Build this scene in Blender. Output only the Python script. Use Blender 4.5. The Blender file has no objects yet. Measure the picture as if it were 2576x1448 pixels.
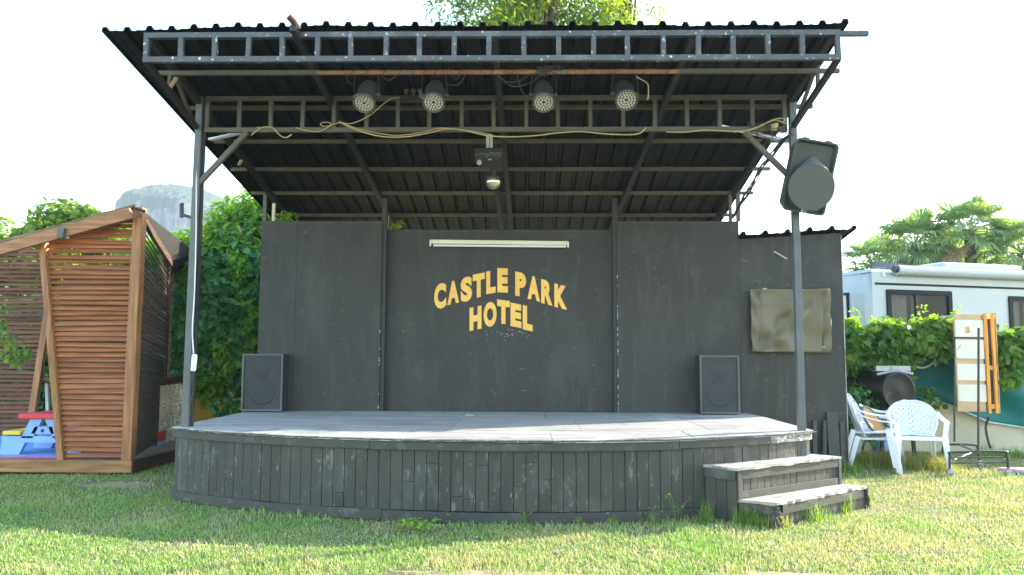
import bpy, math, random
import numpy as np
from mathutils import Vector, Matrix
random.seed(7); RNG = np.random.default_rng(7)
S = bpy.context.scene
C = S.collection
R = math.radians

# ------------------------------------------------------------------ camera
PITCH, YAW, ROLL, EYE = .0884, .019, .0036, 1.4
FPX, CX, CY = 1900., 1288., 724.            # focal length and centre, in pixels of a 2576 wide picture
_cp, _sp, _cy, _sy = math.cos(PITCH), math.sin(PITCH), math.cos(YAW), math.sin(YAW)
FW = Vector((-_sy*_cp, _cy*_cp, _sp)); _r = Vector((_cy, _sy, 0)); _u = _r.cross(FW)
RT = _r*math.cos(ROLL) + _u*math.sin(ROLL); UP = -_r*math.sin(ROLL) + _u*math.cos(ROLL)
cd = bpy.data.cameras.new('camera'); co = bpy.data.objects.new('camera', cd); C.objects.link(co)
co.matrix_world = Matrix(((RT.x, UP.x, -FW.x, 0), (RT.y, UP.y, -FW.y, 0), (RT.z, UP.z, -FW.z, EYE), (0, 0, 0, 1)))
cd.sensor_width = 36; cd.lens = FPX/2576*36; cd.clip_start = .05; cd.clip_end = 5000
S.camera = co
def ray(px, py): return FW + RT*((px-CX)/FPX) + UP*((CY-py)/FPX)
def at(px, py, Y):                          # point seen there on the vertical plane at depth Y
    d = ray(px, py); return Vector((0, 0, EYE)) + d*(Y/d.y)
def on(px, py, z):                          # point seen there on the level plane at height z
    d = ray(px, py); return Vector((0, 0, EYE)) + d*((z-EYE)/d.z)
def row(P):
    d = Vector(P)-Vector((0, 0, EYE)); return CY-FPX*d.dot(UP)/d.dot(FW)

# ------------------------------------------------------------------ materials
def new_mat(name):
    m = bpy.data.materials.new(name); m.use_nodes = True
    nt = m.node_tree; b = nt.nodes['Principled BSDF']
    return m, nt, b
def N(nt, t, **k):
    n = nt.nodes.new(t)
    for a, v in k.items(): setattr(n, a, v)
    return n
def noise(nt, vec, scale, detail=4, rough=.55, stretch=None):
    if stretch:
        mp = N(nt, 'ShaderNodeMapping'); mp.inputs['Scale'].default_value = stretch
        nt.links.new(vec, mp.inputs[0]); vec = mp.outputs[0]
    n = N(nt, 'ShaderNodeTexNoise'); n.inputs['Scale'].default_value = scale
    n.inputs['Detail'].default_value = detail; n.inputs['Roughness'].default_value = rough
    nt.links.new(vec, n.inputs['Vector']); return n.outputs['Fac']
def ramp(nt, fac, stops):
    r = N(nt, 'ShaderNodeValToRGB'); e = r.color_ramp.elements
    while len(e) < len(stops): e.new(.5)
    for i, (p, c) in enumerate(stops):
        e[i].position = p; e[i].color = (c, c, c, 1) if isinstance(c, (int, float)) else (*c, 1)
    nt.links.new(fac, r.inputs[0]); return r.outputs[0]
def mixc(nt, fac, a, b, mode='MIX'):
    m = N(nt, 'ShaderNodeMix', data_type='RGBA', blend_type=mode)
    for s, v in ((m.inputs[0], fac), (m.inputs[6], a), (m.inputs[7], b)):
        if isinstance(v, (int, float)): s.default_value = v
        elif isinstance(v, tuple): s.default_value = (*v, 1)
        else: nt.links.new(v, s)
    return m.outputs[2]
def wpos(nt):
    return N(nt, 'ShaderNodeTexCoord').outputs['Object']
def mat(name, col, rough=.6, var=.2, scale=2.5, bump=.0, bscale=60, metal=0, spec=.5, island=0, layers=(), stretch=None):
    """painted / plain surface: base colour with uneven tone, per-board tone, and layers of (colour, scale, lo, hi, stretch) wear"""
    m, nt, b = new_mat(name); v = wpos(nt)
    c = mixc(nt, ramp(nt, noise(nt, v, scale, 5, .6, stretch), [(.3, 0.), (.7, 1.)]), tuple(x*(1-var) for x in col), tuple(min(1, x*(1+var)) for x in col))
    if island:
        g = N(nt, 'ShaderNodeNewGeometry')
        c = mixc(nt, 1, c, ramp(nt, g.outputs['Random Per Island'], [(0, 1-island), (1, 1.)]), 'MULTIPLY')
    for (lc, ls, lo, hi, st) in layers:
        c = mixc(nt, ramp(nt, noise(nt, v, ls, 6, .65, st), [(lo, 0.), (hi, 1.)]), c, lc)
    nt.links.new(c, b.inputs['Base Color'])
    b.inputs['Roughness'].default_value = rough; b.inputs['Metallic'].default_value = metal
    b.inputs['Specular IOR Level'].default_value = spec
    rr = N(nt, 'ShaderNodeMapRange'); rr.inputs['To Min'].default_value = max(0, rough-.12); rr.inputs['To Max'].default_value = min(1, rough+.15)
    nt.links.new(noise(nt, v, scale*4, 3), rr.inputs['Value']); nt.links.new(rr.outputs[0], b.inputs['Roughness'])
    if bump:
        bp = N(nt, 'ShaderNodeBump'); bp.inputs['Strength'].default_value = bump; bp.inputs['Distance'].default_value = .01
        nt.links.new(noise(nt, v, bscale, 4, .6, stretch), bp.inputs['Height']); nt.links.new(bp.outputs[0], b.inputs['Normal'])
    return m
def leaf_mat(name, cols, trans=.35, rough=.45, nscale=1.2):
    m, nt, b = new_mat(name); v = wpos(nt); g = N(nt, 'ShaderNodeNewGeometry')
    c = ramp(nt, g.outputs['Random Per Island'], [(i/(len(cols)-1), k) for i, k in enumerate(cols)])
    c = mixc(nt, 1, c, ramp(nt, noise(nt, v, nscale, 3), [(.3, .7), (.7, 1.)]), 'MULTIPLY')
    nt.links.new(c, b.inputs['Base Color']); b.inputs['Roughness'].default_value = rough
    t = N(nt, 'ShaderNodeBsdfTranslucent')
    c2 = mixc(nt, 1, c, (1.5, 1.35, .5), 'MULTIPLY'); nt.links.new(c2, t.inputs[0])
    mx = N(nt, 'ShaderNodeMixShader'); mx.inputs[0].default_value = trans
    nt.links.new(b.outputs[0], mx.inputs[1]); nt.links.new(t.outputs[0], mx.inputs[2])
    nt.links.new(mx.outputs[0], nt.nodes['Material Output'].inputs[0]); return m

M = {}
WHT = (.62, .62, .6)
M['wall'] = mat('dark_wall_paint', (.0295, .0282, .0238), .6, .16, .9, .05, 90, layers=(((.046, .045, .039), 1.7, .5, .68, (1.4, 1.4, .6)), ((.045, .044, .038), 5, .54, .66, (2.2, 2.2, .3)), ((.085, .084, .076), 8, .62, .68, (1, 1, 2)), ((.13, .125, .11), 15, .665, .69, (.5, .5, 2.2)), ((.3, .29, .27), 45, .70, .72, None)))
M['clad'] = mat('dark_board_paint', (.050, .0495, .042), .6, .14, 2, .12, 120, island=.3, stretch=(3, 3, .4), layers=(((.085, .087, .08), 4, .54, .68, (1, 1, .5)), ((.14, .14, .13), 11, .60, .67, (1.5, 1.5, .5)), ((.2, .2, .185), 17, .645, .68, (2, 2, .35)), ((.5, .5, .46), 30, .70, .715, (2, 2, .3))))
M['rail'] = mat('dark_rail_paint', (.052, .0515, .045), .6, .16, 5, .12, 90, island=.15, layers=(((.09, .09, .083), 6, .56, .66, None), ((.3, .3, .28), 24, .66, .69, (.5, .5, 2))))
M['railworn'] = mat('worn_rail_paint', (.13, .135, .13), .7, .2, 6, .2, 90, layers=(((.3, .29, .27), 7, .5, .62, None), (WHT, 18, .55, .60, None)))
M['deck'] = mat('worn_stage_floor', (.44, .43, .41), .5, .22, 2.2, .08, 50, stretch=(.45, 1.8, 1), island=.12, layers=(((.26, .26, .255), 2.6, .47, .63, (.3, 1.6, 1)), ((.56, .54, .5), 9, .55, .66, (.3, 1.8, 1)), ((.17, .165, .155), 7, .6, .68, (.6, 1.2, 1)), ((.08, .08, .08), 34, .66, .69, None)))
M['gap'] = mat('board_gap_black', (.012, .012, .012), .9, .1)
M['tread'] = mat('worn_tread_board', (.33, .315, .29), .7, .2, 5, .15, 60, layers=(((.14, .14, .135), 6, .55, .68, None), ((.5, .48, .44), 14, .62, .74, None)))
M['raw'] = mat('raw_broken_wood', (.5, .3, .1), .8, .3, 15, .2, 60)
M['splint'] = mat('splintered_edge', (.09, .085, .08), .85, .4, 25, .4, 80, layers=((WHT, 40, .60, .66, None),))
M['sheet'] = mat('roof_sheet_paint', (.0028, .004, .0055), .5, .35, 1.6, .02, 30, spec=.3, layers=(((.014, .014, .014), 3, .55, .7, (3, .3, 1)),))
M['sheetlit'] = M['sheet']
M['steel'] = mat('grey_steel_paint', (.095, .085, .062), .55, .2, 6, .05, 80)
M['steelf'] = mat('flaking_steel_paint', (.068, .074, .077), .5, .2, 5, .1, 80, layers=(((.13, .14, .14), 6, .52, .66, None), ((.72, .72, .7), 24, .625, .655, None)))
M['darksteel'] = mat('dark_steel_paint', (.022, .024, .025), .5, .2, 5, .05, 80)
M['poststeel'] = mat('post_steel_paint', (.10, .11, .112), .45, .2, 4, .04, 80, layers=(((.2, .2, .19), 12, .66, .74, (1, 1, .3)),))
M['rust'] = mat('rusty_pipe', (.36, .16, .075), .75, .4, 14, .3, 70, layers=(((.24, .2, .15), 5, .5, .62, None), ((.55, .27, .12), 18, .62, .72, None)))
M['oldrust'] = mat('old_dark_rust', (.07, .035, .024), .85, .4, 12)
M['scuff'] = mat('pale_scuff', (.10, .097, .088), .7, .3, 30)
M['black'] = mat('black_plastic', (.03, .031, .03), .45, .25, 8)
M['canmetal'] = mat('dusty_black_can', (.10, .10, .092), .5, .25, 8)
M['led'] = mat('led_lens', (.5, .48, .38), .18, .12, 20, spec=.8)
M['wire'] = mat('dark_wire', (.06, .06, .055), .6)
M['cable'] = mat('yellowed_cable', (.5, .4, .19), .5, .12, 8)
M['white'] = mat('white_plastic', (.78, .8, .82), .35, .06, 4, layers=(((.6, .6, .56), 7, .62, .8, None),))
M['cream'] = mat('aged_cream_plastic', (.72, .67, .5), .4, .08, 4)
M['silver'] = mat('silver_ball', (.6, .58, .48), .22, .15, 30, metal=.85)
M['grille'] = mat('speaker_grille', (.030, .032, .032), .6, .25, 6, .3, 500, layers=(((.09, .09, .085), 8, .66, .82, None),))
M['spkframe'] = mat('speaker_frame', (.10, .105, .105), .5, .2, 6)
M['padisc'] = mat('pa_grille_cloth', (.08, .084, .074), .65, .12, 6, .3, 500)
M['pabody'] = mat('pa_cabinet', (.05, .06, .058), .4, .15, 5)
M['pacone'] = mat('pa_horn', (.10, .115, .105), .45, .12, 5)
M['letter'] = mat('yellow_lettering', (.86, .50, .10), .6, .08, 6, layers=(((.55, .33, .08), 18, .66, .74, None),))
M['tarp'] = mat('khaki_tarp', (.135, .115, .068), .5, .16, 3, .1, 200)
M['strap'] = mat('dark_strap', (.07, .06, .05), .7)
def wood(name, col, sx):
    st = {'x': (.6, 9, 9), 'z': (9, 9, .6), 'y': (9, .6, 9)}[sx]
    return mat(name, col, .55, .45, 3, .25, 6, stretch=st, island=.22, layers=((tuple(c*.45 for c in col), 1.1, .55, .75, st), (tuple(min(1, c*1.5) for c in col), 1.7, .62, .8, st)))
M['slat'] = wood('stained_slat_wood', (.37, .135, .047), 'x')
M['beam'] = wood('stained_beam_wood', (.40, .185, .068), 'x')
M['post'] = wood('stained_post_wood', (.40, .18, .065), 'z')
M['deckwood'] = wood('weathered_deck_wood', (.25, .18, .12), 'x')
M['darkwood'] = wood('stained_shaded_wood', (.10, .055, .035), 'y')  # dark wood, also used where hut shade is put into the colour
M['roofwood'] = wood('weathered_roof_boards', (.30, .22, .16), 'x')
M['sideslat'] = wood('shaded_side_wood', (.11, .085, .07), 'y')  # slat wood darkened in colour for the shaded side of the hut
M['innerslat'] = wood('shaded_inner_wood', (.19, .075, .032), 'x')  # darker copy of the slat wood stands in for shade under the roof
M['shaderoof'] = mat('shade_dark_roof', (.018, .016, .015), .85, .3, 8)  # near-black colour stands in for shade on the right hut roof
M['rope'] = mat('hemp_rope', (.68, .55, .38), .9, .3, 30, .5, 120)
M['red'] = mat('red_plastic', (.72, .045, .06), .4, .1)
M['blue'] = mat('pale_blue_plastic', (.24, .45, .83), .4, .08)
M['yellow'] = mat('yellow_plastic', (.82, .58, .09), .4, .08)
M['matblue'] = mat('blue_play_mat', (.2, .4, .85), .7, .1)
M['pink'] = mat('pink_foam', (.85, .36, .48), .7, .08)
M['yellowwall'] = mat('ochre_wall_paint', (.62, .36, .055), .8, .12, 2, .15, 40, layers=(((.4, .24, .06), 5, .62, .72, None),))
M['creamwall'] = mat('cream_wall_render', (.62, .55, .4), .85, .12, 2, .15, 40, layers=(((.4, .36, .26), 3, .58, .75, None),))
M['greentarp'] = mat('green_tarp', (.003, .17, .155), .55, .2, 1.4, .15, 8)
M['hem'] = mat('pale_tarp_hem', (.6, .66, .64), .6)
M['van'] = mat('caravan_white', (.40, .44, .45), .3, .03, 1, layers=(((.36, .39, .385), 2.2, .60, .85, (.6, .6, 2)),))
M['vanblack'] = mat('caravan_rubber', (.008, .010, .013), .5, spec=.15)
M['navy'] = mat('navy_roof_bar', (.03, .06, .13), .4)
M['curtain'] = mat('pale_curtain', (.72, .7, .66), .8, .15, 9, stretch=(4, 4, .2))
M['inside'] = mat('caravan_inside', (.05, .045, .05), .8)
M['orange'] = mat('orange_wood', (.75, .32, .05), .55, .2, 8, stretch=(4, 4, .6))
M['paleboard'] = mat('pale_board', (.72, .68, .58), .6, .08, 4, layers=(((.5, .42, .3), 6, .66, .75, None),))
M['ply'] = mat('plywood', (.55, .38, .2), .7, .15, 6)
M['drum'] = mat('drum_black', (.014, .014, .014), .45, .3, 6)
M['drumend'] = mat('drum_rusty_end', (.016, .011, .009), .65, .5, 7, .2, 30, layers=(((.16, .12, .08), 7, .60, .75, None),))
M['galv'] = mat('galvanised', (.35, .36, .38), .4, .2, 10, metal=.5)
M['tray'] = mat('brown_board', (.36, .17, .035), .6, .25, 6)
M['bark'] = mat('tree_bark', (.14, .10, .07), .9, .35, 8, .5, 30, stretch=(3, 3, .6))
M['core'] = mat('dark_hedge_core', (.02, .03, .012), 1, .5, 6, .6, 20)
M['stone'] = mat('pale_litter', (.42, .39, .33), .8, .2, 20)
M['ivy'] = leaf_mat('ivy_leaves', [(.05, .18, .07), (.09, .30, .09), (.17, .44, .09), (.09, .33, .14)], .35, .33)
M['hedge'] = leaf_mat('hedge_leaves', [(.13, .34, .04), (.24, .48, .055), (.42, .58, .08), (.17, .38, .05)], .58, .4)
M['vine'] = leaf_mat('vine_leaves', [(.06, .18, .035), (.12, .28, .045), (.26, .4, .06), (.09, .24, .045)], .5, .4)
M['treeleaf'] = leaf_mat('tree_leaves', [(.09, .22, .035), (.2, .34, .05), (.34, .42, .06), (.13, .28, .04)], .6, .45, .6)
M['bushleaf'] = leaf_mat('bush_leaves', [(.09, .23, .035), (.17, .32, .045), (.3, .4, .055), (.13, .28, .04)], .52, .45, .6)
M['palm'] = leaf_mat('palm_leaves', [(.18, .31, .16), (.27, .43, .2), (.4, .54, .23)], .45, .4)
M['frond'] = leaf_mat('dry_fronds', [(.3, .22, .12), (.22, .17, .09)], .2, .7)
M['weed'] = leaf_mat('weed_leaves', [(.10, .28, .04), (.18, .38, .06), (.4, .44, .12)], .45)
M['drygrass'] = leaf_mat('tall_dry_grass', [(.16, .3, .05), (.36, .38, .13), (.48, .44, .2), (.2, .33, .07)], .45)

# ------------------------------------------------------------------ mesh building
class MB:
    def __init__(s): s.v = []; s.f = []; s.sm = []
    def add(s, vs, fs, smooth=False):
        o = len(s.v); s.v += [tuple(v) for v in vs]
        for f in fs: s.f.append([i+o for i in f]); s.sm.append(smooth)
    def hexa(s, a, b):                      # two quads (bottom and top), joined
        s.add(list(a)+list(b), [(3, 2, 1, 0), (4, 5, 6, 7), (0, 1, 5, 4), (1, 2, 6, 5), (2, 3, 7, 6), (3, 0, 4, 7)])
    def box(s, c, d, rot=None):
        c = Vector(c); m = rot or Matrix.Identity(3)
        q = [(-1, -1), (1, -1), (1, 1), (-1, 1)]
        s.hexa(*[[c + m @ Vector((x*d[0]/2, y*d[1]/2, z*d[2]/2)) for x, y in q] for z in (-1, 1)])
    def bar(s, p, q, w, h=None, up=(0, 0, 1), w2=None, h2=None):    # rectangular bar from p to q
        p, q = Vector(p), Vector(q); h = h or w; w2 = w2 or w; h2 = h2 or h
        d = (q-p).normalized(); up = Vector(up)
        if abs(d.dot(up)) > .97: up = Vector((0, 1, 0))
        x = d.cross(up).normalized(); y = x.cross(d)
        qd = [(-1, -1), (1, -1), (1, 1), (-1, 1)]
        s.hexa([p + x*a*w/2 + y*b*h/2 for a, b in qd], [q + x*a*w2/2 + y*b*h2/2 for a, b in qd])
    def tube(s, pts, r, n=8, cap=True, r2=None):
        pts = [Vector(p) for p in pts]; k = len(pts); vs = []; prev = None
        for i, p in enumerate(pts):
            d = (pts[min(i+1, k-1)]-pts[max(i-1, 0)]).normalized()
            if prev is None: a = d.orthogonal().normalized()
            else: a = (prev - d*prev.dot(d)).normalized()
            prev = a; b = d.cross(a); rr = r if r2 is None else r+(r2-r)*i/(k-1)
            vs += [p + (a*math.cos(2*math.pi*j/n)+b*math.sin(2*math.pi*j/n))*rr for j in range(n)]
        fs = [(i*n+j, i*n+(j+1) % n, (i+1)*n+(j+1) % n, (i+1)*n+j) for i in range(k-1) for j in range(n)]
        s.add(vs, fs, True)
        if cap: s.add(vs[:n], [tuple(range(n))[::-1]]); s.add(vs[-n:], [tuple(range(n))])
    def sweep(s, pts, w, h, side=(1, 0, 0)):      # flat band along a polyline, width along `side`
        pts = [Vector(p) for p in pts]; k = len(pts); vs = []; sd = Vector(side).normalized()
        ws = w if isinstance(w, (list, tuple)) else [w]*k
        for i, p in enumerate(pts):
            d = (pts[min(i+1, k-1)]-pts[max(i-1, 0)]).normalized(); x = (sd - d*sd.dot(d)).normalized(); y = d.cross(x)
            vs += [p + x*a*ws[i]/2 + y*b*h/2 for a, b in ((-1, -1), (1, -1), (1, 1), (-1, 1))]
        fs = [(i*4+j, i*4+(j+1) % 4, i*4+4+(j+1) % 4, i*4+4+j) for i in range(k-1) for j in range(4)]
        s.add(vs, fs + [(3, 2, 1, 0), tuple(4*(k-1)+j for j in range(4))])
    def lathe(s, prof, o, ax, n=24, cap=False):    # prof = (along axis, radius)
        o, ax = Vector(o), Vector(ax).normalized(); a = ax.orthogonal().normalized(); b = ax.cross(a)
        vs = [o + ax*t + (a*math.cos(2*math.pi*j/n)+b*math.sin(2*math.pi*j/n))*r for t, r in prof for j in range(n)]
        k = len(prof); s.add(vs, [(i*n+j, i*n+(j+1) % n, (i+1)*n+(j+1) % n, (i+1)*n+j) for i in range(k-1) for j in range(n)], True)
        if cap: s.add(vs[:n], [tuple(range(n))[::-1]]); s.add(vs[-n:], [tuple(range(n))])
    def prism(s, poly, t):                  # planar polygon pushed along the vector t
        poly = [Vector(p) for p in poly]; t = Vector(t); n = len(poly)
        s.add(poly + [p+t for p in poly], [tuple(range(n))[::-1], tuple(range(n, 2*n))] + [(i, (i+1) % n, n+(i+1) % n, n+i) for i in range(n)])
    def ball(s, c, r, n=16, m=10, sc=(1, 1, 1), smooth=True):
        c = Vector(c); vs = []
        for i in range(m+1):
            a = math.pi*i/m
            vs += [c + Vector((sc[0]*r*math.sin(a)*math.cos(2*math.pi*j/n), sc[1]*r*math.sin(a)*math.sin(2*math.pi*j/n), sc[2]*r*math.cos(a))) for j in range(n)]
        s.add(vs, [(i*n+j, (i+1)*n+j, (i+1)*n+(j+1) % n, i*n+(j+1) % n) for i in range(m) for j in range(n)], smooth)
    def build(s, name, m, parent=None, bevel=0, solid=0, label=None):
        me = bpy.data.meshes.new(name); off = root_of(parent) if parent else Vector()
        me.from_pydata([tuple(Vector(v)-off) for v in s.v], [], s.f); me.materials.append(m)
        me.polygons.foreach_set('use_smooth', s.sm); me.update()
        o = bpy.data.objects.new(name, me); C.objects.link(o)
        if parent: o.parent = parent
        if label: o['label'] = label
        if solid:
            k = o.modifiers.new('solid', 'SOLIDIFY'); k.thickness = solid
        if bevel:
            k = o.modifiers.new('bevel', 'BEVEL'); k.width = bevel; k.segments = 2; k.limit_method = 'ANGLE'; k.angle_limit = R(40)
        return o
def root_of(o):
    p = Vector()
    while o: p = p + o.location; o = o.parent
    return p
def tag(o, label, cat=None, group=None, kind=None):
    o['label'] = label
    if cat: o['category'] = cat
    if group: o['group'] = group
    if kind: o['kind'] = kind
    return o
def thing(name, loc, label, cat, group=None):
    o = bpy.data.objects.new(name, None); C.objects.link(o); o.location = Vector(loc); o.empty_display_size = .1
    return tag(o, label, cat, group)
def one(mb, name, m, label, cat, base=None, group=None, **k):      # a thing that is a single mesh, origin at its base
    o = mb.build(name, m, **k)
    vs = o.data.vertices; co = np.empty(len(vs)*3); vs.foreach_get('co', co); co = co.reshape(-1, 3)
    b = np.array(base if base is not None else ((co[:, 0].min()+co[:, 0].max())/2, (co[:, 1].min()+co[:, 1].max())/2, co[:, 2].min()))
    vs.foreach_set('co', (co-b).ravel()); o.location = tuple(b); o.data.update()
    return tag(o, label, cat, group)
def copy_tree(o, parent=None, data=False):
    c = o.copy(); C.objects.link(c)
    if parent: c.parent = parent
    for ch in [x for x in bpy.data.objects if x.parent == o]: copy_tree(ch, c)
    return c
def np_mesh(name, verts, faces, m, parent=None, smooth=False):     # faces: (n,3) or (n,4) int array
    me = bpy.data.meshes.new(name); off = np.array(root_of(parent)) if parent else 0
    k = faces.shape[1]; me.vertices.add(len(verts)); me.vertices.foreach_set('co', (verts-off).astype(np.float32).ravel())
    me.loops.add(faces.size); me.loops.foreach_set('vertex_index', faces.astype(np.int32).ravel())
    me.polygons.add(len(faces)); me.polygons.foreach_set('loop_start', np.arange(0, faces.size, k, dtype=np.int32))
    me.polygons.foreach_set('use_smooth', np.full(len(faces), smooth))
    me.update(calc_edges=True); me.materials.append(m)
    o = bpy.data.objects.new(name, me); C.objects.link(o)
    if parent: o.parent = parent
    return o
def unit(a): return a/np.maximum(np.linalg.norm(a, axis=1, keepdims=True), 1e-9)
LEAF = np.array([(0, 0, 0), (.36, .22, .10), (.30, .62, .08), (0, 1, -.06), (-.30, .62, .08), (-.36, .22, .10)])
LONG = np.array([(0, 0, 0), (.13, .25, .04), (.12, .65, .02), (0, 1, -.12), (-.12, .65, .02), (-.13, .25, .04)])
LF = np.array([(0, 1, 2, 3), (0, 3, 4, 5)])
def leaves(name, P, size, tip, nrm, m, parent=None, shape=LEAF):
    tip = unit(tip); x = unit(np.cross(tip, nrm)); z = np.cross(x, tip); n = len(P)
    s = size[:, None, None]
    V = P[:, None, :] + s*(shape[None, :, 0:1]*x[:, None, :] + shape[None, :, 1:2]*tip[:, None, :] + shape[None, :, 2:3]*z[:, None, :])
    F = (LF[None] + (np.arange(n)*6)[:, None, None]).reshape(-1, 4)
    return np_mesh(name, V.reshape(-1, 3), F, m, parent)
def rnd(n, s=1.): return RNG.normal(0, s, (n, 3))
def vnoise(x, y, seed=0):                  # smooth value noise on a plane, 0..1
    g = np.random.default_rng(seed).random((64, 64)); xi = np.floor(x).astype(int); yi = np.floor(y).astype(int)
    fx = x-xi; fy = y-yi; fx = fx*fx*(3-2*fx); fy = fy*fy*(3-2*fy)
    a = g[xi % 64, yi % 64]; b = g[(xi+1) % 64, yi % 64]; c = g[xi % 64, (yi+1) % 64]; d = g[(xi+1) % 64, (yi+1) % 64]
    return (a*(1-fx)+b*fx)*(1-fy)+(c*(1-fx)+d*fx)*fy
def spline(pts, n=8):                       # Catmull-Rom through points
    p = [Vector(q) for q in pts]; p = [p[0]*2-p[1]]+p+[p[-1]*2-p[-2]]; out = []
    for i in range(1, len(p)-2):
        for k in range(n):
            t = k/n; out.append(.5*((2*p[i])+(p[i+1]-p[i-1])*t+(2*p[i-1]-5*p[i]+4*p[i+1]-p[i+2])*t*t+(3*p[i]-p[i-1]-3*p[i+1]+p[i+2])*t**3))
    return out+[p[-2]]

# ------------------------------------------------------------------ measured layout (metres)
ZS, YW, YP = .696, 9.40, 7.297              # stage floor height, depth of the back wall, depth of the posts
XPL, XPR, YF, XRL, XRR = -3.278, 2.611, 6.239, -3.648, 2.70
SL, Z0 = .2188, 3.5128
YB = 11.35
def roof(Y): return Z0 + SL*(YW-Y)
top_px = [(441, 1073.5), (637, 1089.8), (933, 1098.7), (1116, 1103), (1463, 1107.6), (1709, 1103), (1803, 1095.7), (2040, 1082)]
tp = np.array([tuple(on(x, y, ZS))[:2] for x, y in top_px]); cf = np.polyfit(tp[:, 0], tp[:, 1], 4)
XL0, XR0 = tp[0, 0], tp[-1, 0]
def fy(x): return float(np.polyval(cf, x))
_xs = np.linspace(XL0, XR0, 400); _ys = np.polyval(cf, _xs); _s = np.r_[0, np.cumsum(np.hypot(np.diff(_xs), np.diff(_ys)))]; ARC = _s[-1]
def fr(t):                                  # front curve by arc length -> point, tangent, outward normal
    x = float(np.interp(t, _s, _xs)); y = fy(x); d = float(np.polyval(np.polyder(cf), x)); T = Vector((1, d, 0)).normalized()
    return Vector((x, y, 0)), T, Vector((T.y, -T.x, 0))
def arc_at(px, py): return float(np.interp(on(px, py, ZS).x, _xs, _s))

# ------------------------------------------------------------------ stage platform
st = thing('stage_platform', (-.3, 7.9, 0), 'low dark grey timber stage with curved board front and worn floor', 'stage')
b = MB(); pitch = .104; n = int(ARC/pitch); pitch = ARC/n
for i in range(n):
    t0 = i*pitch+.0025+random.uniform(0, .0015); t1 = (i+1)*pitch-.0025; pA, T, nn = fr((t0+t1)/2)
    w = t1-t0; dp = random.uniform(-.002, .003)
    rot = Matrix((T, -nn, Vector((0, 0, 1)))).transposed() @ Matrix.Rotation(random.uniform(-.004, .004), 3, 'Y')
    cuts = [.10, .60]
    if random.random() < .22: cuts.insert(1, random.uniform(.2, .52))
    for z0, z1 in zip(cuts, cuts[1:]):
        b.box(pA - nn*(.022-dp) + Vector((0, 0, (z0+z1)/2)), (w, .018, z1-z0-(.003 if len(cuts) > 2 else 0)), rot)
for (xx, yy0) in ((XL0, fy(XL0)), (XR0, fy(XR0))):     # side boards
    for k in range(20):
        y0 = yy0+.01+k*.104; b.box((xx+(.02 if xx < 0 else -.02), y0+.05, .35), (.018, .099, .50))
b.build('board_front', M['clad'], st)
b = MB()                                     # dark backing so that the gaps read black
q = [fr(ARC*i/80) for i in range(81)]
for i in range(80):
    a, c = q[i][0]-q[i][2]*.045, q[i+1][0]-q[i+1][2]*.045
    b.add([a+Vector((0, 0, .02)), c+Vector((0, 0, .02)), c+Vector((0, 0, .655)), a+Vector((0, 0, .655))], [(0, 1, 2, 3)])
b.build('backing', M['gap'], st)
def strip(name, t0, t1, z0, z1, out, th, m, wob=0, label=None):
    k = max(2, int((t1-t0)/.06)); vs = []; mb = MB()
    for i in range(k+1):
        p, T, nn = fr(t0+(t1-t0)*i/k); w = random.uniform(-wob, wob)
        vs += [p+nn*o+Vector((0, 0, z)) for o, z in ((out-th, z0), (out, z0+w*.3), (out, z1+w), (out-th, z1+w))]
    fs = [(i*4+j, i*4+4+j, i*4+4+(j+1) % 4, i*4+(j+1) % 4) for i in range(k) for j in range(4)]
    mb.add(vs, fs+[(0, 1, 2, 3), tuple(4*k+j for j in (3, 2, 1, 0))])
    return mb.build(name, m, st, bevel=.003, label=label)
tA, tB = arc_at(933, 1099), arc_at(1709, 1103)
strip('top_rail', -.012, tA-.002, .598, ZS-.028, .018, .03, M['rail'])
strip('top_rail', tA+.002, tB-.002, .597, ZS-.03, .019, .03, M['rail'])
strip('top_rail', tB+.003, ARC-.62, .604, ZS-.022, .016, .03, M['rail'])
strip('top_rail', ARC-.62, ARC+.02, .605, ZS-.022, .0165, .03, M['railworn'], .003, 'worn end of the rail with flaking pale paint')
strip('base_rail', 0, ARC*.36, .012, .098, .004, .02, M['rail'], .004)
strip('base_rail', ARC*.36+.004, ARC*.70, .006, .095, .006, .02, M['rail'], .003)
strip('base_rail', ARC*.70+.004, ARC, .008, .096, .004, .02, M['rail'], .003)
# floor of plywood sheets: clip the plan to a grid, small level differences
dk = MB(); seams_x = [-3.45, -2.25, -1.02, .22, 1.45, 2.77]; seams_y = [5.9, 7.15, 8.38, 9.42]
def clip(poly, ax, v, keep):
    out = []
    for i in range(len(poly)):
        a, c = poly[i], poly[(i+1) % len(poly)]; da, dc = (a[ax]-v)*keep, (c[ax]-v)*keep
        if da >= 0: out.append(a)
        if (da > 0 > dc) or (da < 0 < dc): t = da/(da-dc); out.append(tuple(a[k]+(c[k]-a[k])*t for k in (0, 1)))
    return out
plan = [tuple((q[i][0]+q[i][2]*.03)[:2]) for i in range(81)] + [(XR0+.03, 8.9), (2.70, 9.42), (-3.44, 9.42), (XL0-.02, 8.9)]
for i in range(5):
    for j in range(3):
        sh = .3 if j % 2 else 0
        pl = clip(clip(clip(clip(plan, 0, seams_x[i]+(sh if i else 0)+.003, 1), 0, seams_x[i+1]+(sh if i < 4 else 0)-.003, -1), 1, seams_y[j]+.003, 1), 1, seams_y[j+1]-.003, -1)
        if len(pl) > 2:
            dz = random.uniform(-.004, .002); dk.prism([(x, y, ZS-.024+dz) for x, y in pl], (0, 0, .023))
dk.build('floor', M['deck'], st)
e = MB()                                     # ragged ply edge curling over the rail
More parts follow.
